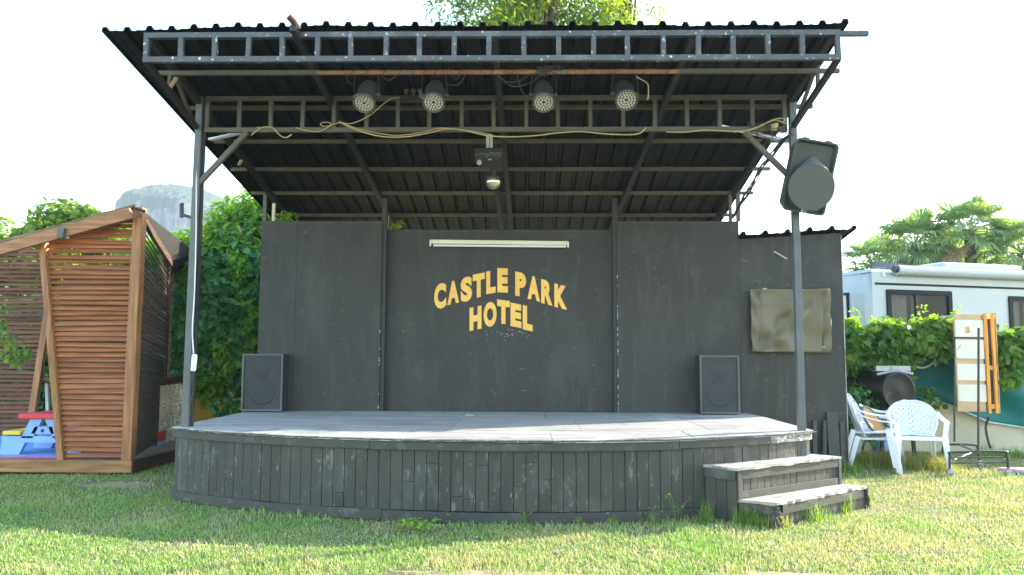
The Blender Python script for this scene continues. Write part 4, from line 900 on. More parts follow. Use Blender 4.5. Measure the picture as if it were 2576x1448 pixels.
# ------------------------------------------------------------------ caravan
Yv = 12.6; cv0 = at(2197, 800, Yv); ang = R(17); U = Vector((math.cos(ang), math.sin(ang), 0)); W = Vector((-U.y, U.x, 0))   # along side, into body
Vn = lambda u, w, z: Vector((cv0.x, cv0.y, 0))+U*u+W*w+Vector((0, 0, z))
cvn = thing('caravan', Vn(2.4, 1.1, 0), 'white motor caravan parked behind the vine hedge', 'caravan')
zt2 = at(2230, 684, Yv).z
def u_of(px):                                 # distance along the side where the line of sight meets it
    d = ray(px, 770); o_ = Vector((cv0.x, cv0.y, 0)); den = d.x*W.x+d.y*W.y; k = (o_.x*W.x+o_.y*W.y)/den; return (Vector((d.x*k, d.y*k, 0))-o_).dot(U)
def z_of(px, py):
    d = ray(px, py); den = d.x*W.x+d.y*W.y; k = (cv0.x*W.x+cv0.y*W.y)/den; return EYE+d.z*k
wa = (u_of(2235), u_of(2389), z_of(2310, 862), z_of(2310, 737)); wb = (u_of(2541), u_of(2541)+.9, z_of(2560, 850), z_of(2560, 752))
q = MB(); us = sorted({0, 5.0, wa[0], wa[1], wb[0], wb[1]}); zs_ = sorted({.35, zt2, wa[2], wa[3], wb[2], wb[3]})
for i in range(len(us)-1):
    for j in range(len(zs_)-1):
        um, zm_ = (us[i]+us[i+1])/2, (zs_[j]+zs_[j+1])/2
        if any(w[0] < um < w[1] and w[2] < zm_ < w[3] for w in (wa, wb)): continue
        q.add([Vn(us[i], 0, zs_[j]), Vn(us[i+1], 0, zs_[j]), Vn(us[i+1], 0, zs_[j+1]), Vn(us[i], 0, zs_[j+1])], [(0, 1, 2, 3)])
E_ = [(0, 0, 0, .0, zt2), (-.10, .07, .05, .09, zt2+.045), (-.16, .25, .06, .3, zt2+.06), (-.30, 2.1, 0, 2.1, zt2+.06)]   # nose plan and its sloping top
for (u0, w0, a0_, b0_, c0_), (u1, w1, a1_, b1_, c1_) in zip(E_, E_[1:]):
    q.add([Vn(u0, w0, .35), Vn(u0, w0, zt2-.34), Vn(u1, w1, zt2-.34), Vn(u1, w1, .35)], [(0, 1, 2, 3)])
    q.add([Vn(u0, w0, zt2-.34), Vn(a0_, b0_, c0_), Vn(a1_, b1_, c1_), Vn(u1, w1, zt2-.34)], [(0, 1, 2, 3)])
q.add([Vn(0, 0, zt2), Vn(5, 0, zt2), Vn(5, .1, zt2+.07), Vn(.15, .1, zt2+.07)], [(0, 1, 2, 3)])
q.add([Vn(.0, .0, zt2), Vn(.15, .1, zt2+.07), Vn(.1, 2.1, zt2+.07), Vn(.0, 2.1, zt2)], [(0, 1, 2, 3)])
q.add([Vn(.15, .1, zt2+.07), Vn(5, .1, zt2+.07), Vn(5, 2.1, zt2+.07), Vn(.1, 2.1, zt2+.07)], [(0, 1, 2, 3)])
q.add([Vn(5, 0, .35), Vn(5, 2.1, .35), Vn(5, 2.1, zt2), Vn(5, 0, zt2)], [(0, 1, 2, 3)])
q.add([Vn(-.3, 2.1, .35), Vn(-.3, 2.1, zt2), Vn(5, 2.1, zt2), Vn(5, 2.1, .35)], [(0, 1, 2, 3)])
q.add([Vn(-.3, 2.1, .35), Vn(5, 2.1, .35), Vn(5, 0, .35), Vn(-.1, 0, .35)], [(0, 1, 2, 3)])
q.build('body', M['van'], cvn)
gm, gnt, gb = new_mat('tinted_glass'); gb.inputs['Base Color'].default_value = (.05, .055, .06, 1); gb.inputs['Roughness'].default_value = .04
tr = N(gnt, 'ShaderNodeBsdfTransparent'); tr.inputs[0].default_value = (.5, .52, .54, 1); mx = N(gnt, 'ShaderNodeMixShader'); mx.inputs[0].default_value = .28
gnt.links.new(tr.outputs[0], mx.inputs[1]); gnt.links.new(gb.outputs[0], mx.inputs[2]); gnt.links.new(mx.outputs[0], gnt.nodes['Material Output'].inputs[0])
def ubar(q, u0, z0, u1, z1, w, out=.012, th=.03): q.bar(Vn(u0, -out, z0), Vn(u1, -out, z1), th, w, up=(0, 0, 1) if abs(z1-z0) < .01 else tuple(U))
for w in (wa, wb):
    q = MB()
    for u0, z0, u1, z1 in ((w[0]-.03, w[3], w[1]+.03, w[3]), (w[0]-.03, w[2], w[1]+.03, w[2])): ubar(q, u0, z0, u1, z1, .08)
    for u in (w[0], w[1]): ubar(q, u, w[2]-.02, u, w[3]+.02, .08, .0115)
    um = w[0]+(w[1]-w[0])*.43; ubar(q, um, w[2], um, w[3], .03, .008, .02); fr2_ = q.build('window', M['vanblack'], cvn)
    q = MB(); q.add([Vn(w[0], .004, w[2]), Vn(w[1], .004, w[2]), Vn(w[1], .004, w[3]), Vn(w[0], .004, w[3])], [(0, 1, 2, 3)]); q.build('pane', gm, fr2_)
    for ua, ub in ((w[0]+.06, um-.1), (um+.01, um+.12)):   # pleated curtains
        q = MB(); k = 26
        vs = [Vn(ua+(ub-ua)*i/k, .09+.022*math.sin(i*1.7), z) for i in range(k+1) for z in (w[2]-.05, w[3]+.02)]
        q.add(vs, [(2*i, 2*i+2, 2*i+3, 2*i+1) for i in range(k)], True); q.build('curtain', M['curtain'], fr2_)
q = MB(); q.add([Vn(.2, .75, .4), Vn(4.9, .75, .4), Vn(4.9, .75, zt2-.05), Vn(.2, .75, zt2-.05)], [(0, 1, 2, 3)]); q.build('inner_wall', M['inside'], cvn)
q = MB(); q.ball(Vn((wa[0]+wa[1])/2+.28, .4, wa[2]+.1), .3, 16, 10, (1, .6, .75)); q.build('seat_back', M['navy'], cvn)
q = MB(); q.bar(Vn(wa[1]-.22, .5, wa[2]-.2), Vn(wa[1]-.22, .5, wa[3]+.1), .12, .05); q.build('cupboard_post', M['orange'], cvn)
q = MB(); zz0, zz1 = z_of(2205, 714), z_of(2205, 714)-.0; ubar(q, u_of(2203), zz0, 5.0, zz0, .035, .006, .012); q.build('stripe', M['vanblack'], cvn)
q = MB(); ua = u_of(2248); za = z_of(2300, 684); q.tube([Vn(ua, -.10, za), Vn(5, -.10, za)], .085, 14); q.box(Vn((ua+5)/2, -.06, za+.07), (5-ua, .16, .03), Matrix((U, W, Vector((0, 0, 1)))).transposed()); aw = q.build('awning_roll', M['van'], cvn)
q = MB(); q.tube([Vn(ua-.06, -.10, za+.02), Vn(ua+.03, -.10, za+.02)], .06, 12); q.build('end_bracket', M['black'], aw)
q = MB(); zn = zt2+.14; q.bar(Vn(u_of(2218), .15, zn), Vn(u_of(2290), .15, zn+.0), .06, .075); q.bar(Vn(u_of(2290), .15, zn), Vn(5, .15, zn-.02), .025, .03); q.bar(Vn(u_of(2555), .2, zn-.02), Vn(5, .2, zn-.02), .06, .075); q.build('roof_bar', M['navy'], cvn)
q = MB(); q.box(Vn(u_of(2510)+.4, 1.0, zt2+.2), (1.9, .8, .24), Matrix((U, W, Vector((0, 0, 1)))).transposed()); q.build('roof_box', M['van'], cvn, bevel=.08)
q = MB(); q.box(Vn(u_of(2225), -.008, z_of(2225, 690)), (.05, .02, .1), Matrix((U, W, Vector((0, 0, 1)))).transposed()); q.build('side_lamp', M['cream'], cvn)
eA, eB = Vector(Vn(-.166, .27, 0)), Vector(Vn(-.30, 2.1, 0)); ed = (eB-eA).normalized(); en = Vector((ed.y, -ed.x, 0)); en = en if en.y < 0 else -en
q = MB(); zlo, zhi = wa[2], wa[3]-.02; P_ = lambda s, z, o=.01: eA+ed*s+en*o+Vector((0, 0, z))
for s in (.1, .62, 1.2): q.bar(P_(s, zlo), P_(s, zhi), .04, .03, up=tuple(ed))
for z in (zlo, zhi): q.bar(P_(.08, z), P_(1.22, z), .03, .04)
wn = q.build('window', M['vanblack'], cvn); q = MB(); q.add([P_(.1, zlo, .005), P_(1.2, zlo, .005), P_(1.2, zhi, .005), P_(.1, zhi, .005)], [(0, 1, 2, 3)]); q.build('pane', M['curtain'], wn)
q = MB()
for u in (.7, 3.9):
    q.lathe([(0, .0), (0, .2), (.02, .33), (.16, .33), (.18, .2), (.18, 0)], Vn(u, .02, .33), tuple(W), 24)
q.build('wheels', M['vanblack'], cvn)

# ------------------------------------------------------------------ fence, tarp and vines at the right
Yf2 = 11.35
cw = thing('cream_wall', (7.0, Yf2+.1, 0), 'low cream rendered wall under the green tarpaulin', 'wall')
ztw = at(2440, 1010, Yf2).z; slab(4.6, 10.5, Yf2, Yf2+.15, 0, ztw).build('wall', M['creamwall'], cw)
ft = thing('green_tarp_fence', (7.2, Yf2, 0), 'dark green tarpaulin sagging on a fence above the cream wall', 'tarpaulin')
mb = MB(); nx, nz = 90, 26; x0, x1 = 4.9, 10.2; zt3 = at(2330, 862, Yf2).z
for j in range(nz+1):
    for i in range(nx+1):
        u, v = i/nx, j/nz; x = x0+(x1-x0)*u
        zb3 = np.interp(x, [4.9, 6.1, 6.75, 7.3, 7.75, 8.3, 10.2], [.75, .72, .44, .36, .50, .42, .5])
        z = zb3+(zt3-zb3)*v; sag = .10*math.sin(math.pi*v)*(.6+.6*math.sin(x*1.9))
        fold = .05*math.sin((x-6)*5+v*5.5)*math.exp(-((x-6.6)/.9)**2)+.03*math.sin(v*14+x*3)+.04*math.sin((v+x*.35)*8)*(x > 7.2)
        mb.v.append((x, Yf2-.06-abs(sag)-fold, z))
for j in range(nz):
    for i in range(nx): mb.f.append([j*(nx+1)+i, j*(nx+1)+i+1, (j+1)*(nx+1)+i+1, (j+1)*(nx+1)+i]); mb.sm.append(True)
mb.build('cloth', M['greentarp'], ft, solid=.004)
q = MB(); q.tube([Vector(mb.v[i])+Vector((0, -.004, 0)) for i in range(0, nx+1, 2)], .014, 6); q.build('hem', M['hem'], ft)
q = MB(); q.tube(spline([at(2287, 905, 11.05), at(2310, 925, 11.05), at(2335, 922, 11.05), at(2355, 905, 11.05)], 5), .016, 6); q.build('torn_fold', M['hem'], ft)
q = MB()
for x in (5.2, 6.7, 8.3, 9.9): q.bar((x, Yf2+.18, 0), (x, Yf2+.18, zt3+.15), .05, .05, up=(0, 1, 0))
q.tube([(4.9, Yf2+.10, zt3), (10.2, Yf2+.10, zt3)], .02, 8); q.build('fence_frame', M['galv'], ft)
q = MB(); q.tube(spline([at(2488, 1050, 11.1), at(2480, 1075, 11.12), at(2486, 1110, 11.1), at(2492, 1128, 11.1)], 5), .018, 6); q.build('hanging_rope', M['steel'], ft)
vn = thing('vine_hedge', (6.0, Yf2-.2, 0), 'bright green vine spilling over the fence between shed and board frame', 'hedge')
pts = []
for i in range(84):
    px = random.uniform(2118, 2408); tz = 832+14*math.sin(px*.05); pts.append((tuple(at(px, random.uniform(tz+2, 868 if px > 2235 else 925), 11.0+random.uniform(-.25, .15))), random.uniform(.12, .2)))
for i in range(44):
    px = random.uniform(2118, 2262); lim = np.interp(px, [2118, 2200, 2262], [1040, 990, 900]); pts.append((tuple(at(px, random.uniform(880, lim), 11.0+random.uniform(-.2, .15))), random.uniform(.14, .24)))
crown('foliage', pts, 70, .12, M['vine'], vn, droop=.6)
cl = [(tuple(at(px, py, 10.8)), .06) for px, py in ((2300, 905), (2320, 898), (2345, 890), (2366, 900), (2385, 893), (2262, 925), (2290, 915), (2275, 950), (2290, 960), (2350, 1000), (2362, 1015), (2340, 985), (2330, 975), (2325, 1005))]
crown('trailing_sprays', cl, 14, .09, M['vine'], vn, droop=.8)
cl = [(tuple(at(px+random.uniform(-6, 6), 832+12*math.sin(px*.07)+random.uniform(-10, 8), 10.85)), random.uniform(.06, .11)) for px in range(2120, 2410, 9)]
crown('sun_tint_tips', cl, 22, .11, M['hedge'], vn, droop=.1)  # yellow-green leaves along the top paint the sun on the vine
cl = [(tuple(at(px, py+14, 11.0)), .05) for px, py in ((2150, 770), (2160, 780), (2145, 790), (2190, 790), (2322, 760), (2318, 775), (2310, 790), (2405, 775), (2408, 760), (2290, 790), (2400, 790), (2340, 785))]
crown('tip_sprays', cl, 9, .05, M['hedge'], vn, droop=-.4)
q = MB(); pl_ = [at(2140, 1120, 11.2), at(2150, 1000, 11.15), at(2180, 900, 11.1), at(2250, 850, 11.1), at(2400, 840, 11.1)]; q.tube(spline(pl_, 6), .02, 6); q.build('stem', M['bark'], vn)
vn2 = thing('vine_hedge', (8.2, Yf2-.2, 0), 'vine hedge hanging over the green tarpaulin at the right edge', 'hedge')
pts = [(tuple(at(random.uniform(2500, 2640), random.uniform(838, 905), 11.0+random.uniform(-.2, .2))), random.uniform(.16, .24)) for i in range(30)] + [(tuple(at(random.uniform(2500, 2540), random.uniform(880, 960), 11.0+random.uniform(-.2, .1))), random.uniform(.1, .16)) for i in range(8)]
crown('foliage', pts, 75, .14, M['vine'], vn2, droop=.6)
q = MB(); q.tube(spline([at(2600, 1100, 11.25), at(2590, 950, 11.2), at(2540, 860, 11.1)], 6), .02, 6); q.build('stem', M['bark'], vn2)
# shrub mass low by the shed corner
t = thing('shrub', at(2160, 1110, 10.9), 'grey green shrub growing low beside the shed corner behind the chairs', 'shrub')
crown('foliage', [(tuple(at(random.uniform(2128, 2215), random.uniform(955, 1090), 10.7+random.uniform(-.3, .2))), random.uniform(.12, .2)) for i in range(26)], 60, .09, M['ivy'], t, droop=.3)
q = MB(); q.tube(spline([at(2165, 1120, 10.8), at(2160, 1050, 10.8), at(2170, 980, 10.75)], 5), .015, 6); q.build('stem', M['bark'], t)

# black drum on brackets
dr = thing('water_drum', at(2258, 1040, 10.7), 'black horizontal drum with rust brown end behind the chairs', 'drum')
c = at(2262, 985, 10.25); ax = Vector((.28, -1, -.02)).normalized(); r = .25
q = MB(); q.lathe([(-.85, 0), (-.85, r*.9), (-.82, r), (-.05, r), (-.03, r+.012), (0, r+.01), (.004, r-.01)], c, ax, 36); q.build('barrel', M['drum'], dr)
q = MB(); q.lathe([(.002, r-.008), (-.02, r-.05), (-.012, r*.5), (.004, .04), (.01, 0)], c, ax, 36); q.build('end_plate', M['drumend'], dr)
q = MB(); tpz = c.z+r; q.box(c+Vector((-.03, .1, r+.05)), (.46, .06, .07)); q.build('bracket', M['galv'], dr); q = MB(); q.box(c+Vector((-.03, .065, r+.05)), (.07, .01, .075)); q.build('plate', M['stone'], dr)
q = MB(); q.tube(spline([c+Vector((-.26, .06, r-.03)), c+Vector((0, .06, r+.01)), c+Vector((.22, .06, r-.02))], 6), .02, 8); q.build('pipe', M['galv'], dr)
q = MB()
for s in (-1, 1):
    for yy in (.1, .7): q.bar(c+Vector((s*.18, yy, -r*.72)), Vector((c.x+s*.22, c.y+yy, 0)), .04, .04)
q.build('stand', M['black'], dr)

# ------------------------------------------------------------------ white plastic chairs
def make_chair(label):
    t = thing('plastic_chair', (0, 0, 0), label, 'chair', 'white plastic garden chairs'); W_ = M['white']
    def bp(u, v):                              # backrest surface
        w = .205+.085*math.sin(min(1, v/.5)*math.pi/2); w = w if v < .5 else w*math.sqrt(max(.0, 1-((v-.5)/.515)**2.2))
        return Vector((u*w, .19+.13*v-.10*u*u*(1-.35*v), .41+.43*v))
    q = MB(); nu, nv = 18, 14
    for j in range(nv):
        for i in range(nu):
            u0, u1, v0, v1 = -1+2*i/nu, -1+2*(i+1)/nu, j/nv, (j+1)/nv; cs = [bp(u0, v0), bp(u1, v0), bp(u1, v1), bp(u0, v1)]
            hole = 2 <= i < nu-2 and 1 <= j < nv-2 and (i+j) % 2 == 0
            if not hole: q.add(cs, [(0, 1, 2, 3)], True); continue
            um, vm, du, dv = (u0+u1)/2, (v0+v1)/2, (u1-u0)*.27, (v1-v0)*.34
            iv = [bp(um-du*.4, vm-dv), bp(um+du, vm-dv*.3), bp(um+du*.4, vm+dv), bp(um-du, vm+dv*.3)]
            q.add(cs+iv, [(0, 1, 5, 4), (1, 2, 6, 5), (2, 3, 7, 6), (3, 0, 4, 7)])
    q.build('backrest', W_, t, solid=.007)
    q = MB(); k = 10; vs = []
    for j in range(k+1):
        for i in range(k+1):
            u, v = -1+2*i/k, j/k; w = .245-.035*v; y = -.235+.44*v; z = .43-.012*math.sin(math.pi*v)*(1-u*u)-.03*v-(.035 if j == 0 else 0)-(.02 if abs(u) > .99 else 0)
            vs.append((u*w, y-.02*(1-u*u)*(v < .3), z))
    q.add(vs, [(j*(k+1)+i, j*(k+1)+i+1, (j+1)*(k+1)+i+1, (j+1)*(k+1)+i) for j in range(k) for i in range(k)], True); q.build('seat', W_, t, solid=.012)
    for s in (-1, 1):
        q = MB(); q.sweep(spline([(s*.272, .165, .70), (s*.292, .09, .655), (s*.300, -.05, .62), (s*.295, -.19, .605), (s*.275, -.235, .575), (s*.255, -.235, .43)], 5), .055, .014, side=(s, 0, .25)); q.build('armrest', W_, t)
        q = MB()
        for a_, z_ in (((s*.250, -.232), (s*.285, -.285)),): q.bar((*a_, .44), (*z_, 0), .075, .022, w2=.042, h2=.022, up=(0, 1, 0)); q.bar((a_[0]+s*.03, a_[1]+.03, .44), (z_[0]+s*.012, z_[1]+.02, 0), .02, .06, w2=.018, h2=.036, up=(0, 1, 0))
        q.build('leg', W_, t)
        q = MB(); q.bar((s*.215, .20, .42), (s*.255, .31, 0), .065, .022, w2=.04, h2=.02, up=(0, 1, 0)); q.bar((s*.238, .18, .42), (s*.268, .29, 0), .02, .055, w2=.018, h2=.034, up=(0, 1, 0)); q.build('leg', W_, t)
    return t
def put(t, p, rz): t.location = p; t.rotation_euler = (0, 0, rz)
ch = make_chair('white plastic chair with perforated back, facing the camera beside the trolley rack')
g0 = on(2318, 1187, 0); put(ch, (g0.x, g0.y+.08, 0), R(-14))
ch2 = copy_tree(ch); g1 = on(2214, 1180, 0); put(ch2, (4.34, 9.56, 0), R(60)); ch2['label'] = 'white plastic chair turned sideways with a brown oval board in it, against the shed'
ch3 = copy_tree(ch); put(ch3, (4.30, 9.59, .075), R(60)); ch3['label'] = 'upper white plastic chair stacked in the sideways chair by the shed'
q = MB(); c = Vector(at(2197, 1062, 9.50)); a = Vector((.64, .10, -.76)).normalized(); bb = Vector((.52, .62, .55)); bb = (bb-a*bb.dot(a)).normalized(); ax = a.cross(bb); ax = -ax if ax.y > 0 else ax; n_ = 30
tr_ = thing('oval_board', c-Vector((0, 0, .2)), 'brown oval board with grey rim leaning in the sideways chair', 'board')
rot_ = .55; ell_ = lambda k, o: [c+ax*o+(a*math.cos(2*math.pi*i/n_)*.215*k)+bb*math.sin(2*math.pi*i/n_)*.13*k for i in range(n_)]
q.prism(ell_(1, 0), ax*.012); q.build('face', M['tray'], tr_)
q = MB(); e1_ = ell_(1.0, .006); e1_.append(e1_[0]); q.tube(e1_, .018, 8); q.build('rim', M['spkframe'], tr_)
q = MB(); q.box(c+Vector((.1, .02, -.20)), (.2, .14, .05)); one(q, 'folded_cloth', M['white'], 'folded white cloth on the seat of the sideways chair', 'cloth', bevel=.02)
q = MB(); p = on(2190, 1135, .0); q.lathe([(0, 0), (0, .09), (.2, .1), (.22, .06), (.24, .03), (.24, 0)], (p.x+.1, p.y-.1, 0), (0, 0, 1), 16); one(q, 'blue_container', M['matblue'], 'small blue plastic container in the grass under the sideways chair', 'container')

# ------------------------------------------------------------------ trolley rack, board frame, foam board
rk = thing('trolley_rack', on(2455, 1175, 0), 'black tubular garment rack base on castors with two bare poles', 'rack')
def tb_(pts, r=.013, nm='tube', m='black', n=6): q = MB(); q.tube(spline(pts, n) if len(pts) > 2 else pts, r, 8); return q.build(nm, M[m], rk)
fz = .17
f0, f1 = on(2392, 1180, fz), on(2536, 1172, fz); b0_, b1_ = on(2372, 1128, fz), on(2462, 1130, fz)
zup = Vector((0, 0, .16))
A_ = on(2389, 1185, .06); B_ = on(2537, 1183, .06)
tb_([A_, A_+Vector((.01, 0, .17)), A_+Vector((.06, 0, .215)), B_+Vector((-.06, 0, .215)), B_+Vector((-.01, 0, .17)), B_], .0145, 'end_loop')
for hz in (.15, .09): tb_([A_+Vector((.01, 0, hz)), B_+Vector((-.01, 0, hz))], .009, 'cross_bar')
A2, B2 = at(2371, 1150, A_.y+.75), at(2463, 1152, A_.y+.75); A2.z = B2.z = .06
tb_([A2, A2+Vector((.01, 0, .17)), A2+Vector((.06, 0, .215)), B2+Vector((-.06, 0, .215)), B2+Vector((-.01, 0, .17)), B2], .0145, 'end_loop')
for hz in (.12,): tb_([A2+Vector((.01, 0, hz)), B2+Vector((-.01, 0, hz))], .009, 'cross_bar')
mA, mB_ = (A_+B_)/2+Vector((0, 0, .21)), (A2+B2)/2+Vector((0, 0, .21))
tb_([mA, mB_], .013, 'spine', 'galv'); tb_([A_+Vector((.06, 0, .13)), B2+Vector((-.06, 0, .13))], .008, 'cross_bar', 'galv')
pY1, pY2 = mA.y+.02, mB_.y
tb_([mA, at(2462, 826, mA.y)], .0135, 'pole'); tb_([at(2401, 1112, mB_.y), at(2401, 850, mB_.y)], .012, 'pole')
tb_([at(2401, 850, mB_.y), at(2472, 851, mA.y)], .012, 'top_bar')
for p in (A_, B_, A2, B2):
    q = MB(); q.lathe([(-.012, 0), (-.012, .035), (.012, .035), (.012, 0)], (p.x, p.y, .036), (.3, 1, 0), 16); q.box((p.x, p.y, .075), (.03, .03, .02)); q.build('castor', M['galv'], rk)
bf = thing('board_frame', at(2455, 1035, 10.75), 'open orange timber frame with pale boards hanging before the green tarpaulin', 'frame')
Yb = 10.55; P = lambda px, py, dy=0: at(px, py, Yb+dy)
fA, fB = P(2408, 1000), P(2479, 1000); zt4, zb4 = P(2440, 792).z, P(2440, 1036).z; ud = Vector((.93, .36, 0)).normalized(); sdv = Vector((.5, -.86, 0))
Fx = lambda a_, dz, o=0: Vector((fA.x, Yb, 0))+Vector((fB.x-fA.x, 0, 0))*a_+Vector((0, o, dz))
q = MB(); q.hexa([Fx(0, zb4, .0), Fx(1, zb4, .0), Fx(1, zb4, .02), Fx(0, zb4, .02)], [Fx(0, zt4, .0), Fx(1, zt4, .0), Fx(1, zt4, .02), Fx(0, zt4, .02)]); q.build('back_board', M['ply'], bf)
for p0, p1 in ((806, 848), (856, 902), (916, 957), (968, 1010)):
    q = MB(); z0_, z1_ = P(2440, p1).z, P(2440, p0).z; q.hexa([Fx(.03, z0_, -.012), Fx(1.02, z0_-.01, -.012), Fx(1.02, z0_-.01, -.002), Fx(.03, z0_, -.002)], [Fx(.03, z1_, -.012), Fx(1.02, z1_, -.012), Fx(1.02, z1_, -.002), Fx(.03, z1_, -.002)]); q.build('pale_board', M['paleboard'], bf)
xr_, xq_ = fB.x+.004, at(2504, 900, Yb+.18).x
for px in (2483, 2501):
    x = at(px, 900, Yb-.02).x; q = MB(); q.bar((x, Yb-.02, zb4-.02), (x, Yb-.02, zt4+.02), .038, .03, up=(0, 1, 0)); q.build('upright', M['orange'], bf)
for py in (797, 926, 1024):
    q = MB(); z = P(2490, py).z; q.bar((at(2478, 900, Yb).x, Yb-.01, z), (xq_-.02, Yb+.14, z), .03, .06); q.build('crosspiece', M['orange'], bf)
q = MB(); q.hexa([(xr_, Yb+.10, zb4), (xq_, Yb+.2, zb4), (xq_, Yb+.22, zb4), (xr_, Yb+.12, zb4)], [(xr_, Yb+.10, zt4), (xq_, Yb+.2, zt4), (xq_, Yb+.22, zt4), (xr_, Yb+.12, zt4)]); q.build('side_board', M['inside'], bf)
q = MB(); q.bar((xq_, Yb+.17, zb4-.03), (xq_+.01, Yb+.17, zt4+.03), .012, .06, up=(0, 1, 0)); q.build('edge_board', M['ply'], bf)
q = MB()
for dx in (0, 6): q.bar(P(2431+dx, 822, -.02), P(2434+dx*.6, 838, -.02), .012, .006, up=(0, 1, 0))
q.bar(P(2430, 836, -.022), P(2442, 834, -.022), .01, .006); q.build('small_emblem', M['orange'], bf)
q = MB(); q.bar(Fx(.2, zt4-.01, .04), Vector((Fx(.2, 0).x, Yf2-.02, zt4-.02)), .03, .03); q.bar(Fx(.8, zt4-.01, .04), Vector((Fx(.8, 0).x, Yf2-.02, zt4-.02)), .03, .03); q.build('hanger', M['galv'], bf)
p = on(2512, 1182, .03); q = MB(); x0 = p.x
t = thing('foam_board', (x0+.5, p.y-.05, 0), 'pink foam board with blue underside lying on the grass at the right', 'foam board')
q.prism([(x0, p.y+.02, .035), (x0+.22, p.y-.26, .035), (x0+1.2, p.y-.26, .035), (x0+1.2, p.y+.02, .035)], (0, 0, .02)); q.build('top', M['pink'], t)
q = MB(); q.prism([(x0, p.y+.02, .012), (x0+.22, p.y-.26, .012), (x0+1.2, p.y-.26, .012), (x0+1.2, p.y+.02, .012)], (0, 0, .0225)); q.build('underside', M['matblue'], t)

# ------------------------------------------------------------------ ground, grass
g = MB(); xs = [-900, -300, -100, -40]+list(np.linspace(-16, 16, 33))+[40, 100, 300, 900]; ys = [-60, -10]+list(np.linspace(0, 24, 25))+[40, 100, 300, 700, 1200]
for y in ys:
    for x in xs: g.v.append((x, y, -.004+(.012*math.sin(x*1.3+y)*math.sin(y*.9) if abs(x) < 14 and y < 6 and y > 0 else 0)*0))
n_ = len(xs)
for j in range(len(ys)-1):
    for i in range(n_-1): g.f.append([j*n_+i, j*n_+i+1, (j+1)*n_+i+1, (j+1)*n_+i]); g.sm.append(True)
gmat, nt, pb_ = new_mat('lawn_soil'); v = wpos(nt)
c1 = mixc(nt, ramp(nt, noise(nt, v, 1.1, 5, .6), [(.38, 0.), (.62, 1.)]), (.07, .075, .03), (.15, .13, .07)); c1 = mixc(nt, ramp(nt, noise(nt, v, 26, 4), [(.35, 0.), (.7, 1.)]), c1, (.22, .19, .11))
nt.links.new(c1, pb_.inputs['Base Color']); pb_.inputs['Roughness'].default_value = 1
bp = N(nt, 'ShaderNodeBump'); bp.inputs['Strength'].default_value = .7; bp.inputs['Distance'].default_value = .02; nt.links.new(noise(nt, v, 45, 5, .65), bp.inputs['Height']); nt.links.new(bp.outputs[0], pb_.inputs['Normal'])
go = g.build('lawn', gmat); go['kind'] = 'structure'; go['label'] = 'lawn ground with worn sandy patches'
# patches of bare ground (centre x, y, rx, ry)
BARE = [(-4.35, 8.15, .55, .26), (-.15, 4.95, .9, .14), (.35, 4.62, 1.1, .2), (1.6, 5.0, .6, .10), (-.2, 4.2, 2.0, .15)]
smat = mat('bare_soil', (.36, .28, .17), .95, .25, 7, .6, 60, layers=(((.3, .24, .15), 14, .52, .66, None), ((.46, .39, .27), 30, .58, .66, None)))
for bx, by, rx, ry in BARE:
    q = MB(); k = 70; ring = [(bx+rx*.95*math.cos(6.283*i/k)*(.35+.75*random.random()), by+ry*.95*math.sin(6.283*i/k)*(.35+.75*random.random()), .0) for i in range(k)]
    q.add([(bx, by, .002)]+ring, [(0, 1+i, 1+(i+1) % k) for i in range(k)]); o_ = q.build('soil_patch', smat); o_['kind'] = 'structure'; o_['label'] = 'worn patch of bare sandy soil in the lawn'
def keep_mask(x, y):
    f_ = np.polyval(cf, x); k = ~((x > XL0) & (x < XR0) & (y > f_+.01)); k &= ~((x < xc+.0) & (y > YG-.03) & (x > -8.3)); k &= ~((x > XS0) & (x < XS1) & (y > YW-.01) & (y < YW+2))
    poly = [lfl, lfr, lbr, ubr, ubl, lbl]
    for a_, c_ in ():
        pass
    # inside the steps
    ins = np.ones(len(x), bool); hull = [lfl, lfr, ufr, ubr, ubl, ufl]
    cnt = np.zeros(len(x), bool); m_ = len(hull)
    for i in range(m_):
        a_, c_ = hull[i], hull[(i+1) % m_]; cond = ((a_.y > y) != (c_.y > y)) & (x < (c_.x-a_.x)*(y-a_.y)/((c_.y-a_.y) or 1e-9)+a_.x); cnt ^= cond
    return k & ~cnt
def bare(x, y):
    m_ = np.zeros(len(x))
    for bx, by, rx, ry in BARE: m_ = np.maximum(m_, np.exp(-(((x-bx)/rx)**2+((y-by)/ry)**2)**1.2))
    return np.clip(m_*1.5*(.15+vnoise(x*6, y*6, 40)), 0, .9)
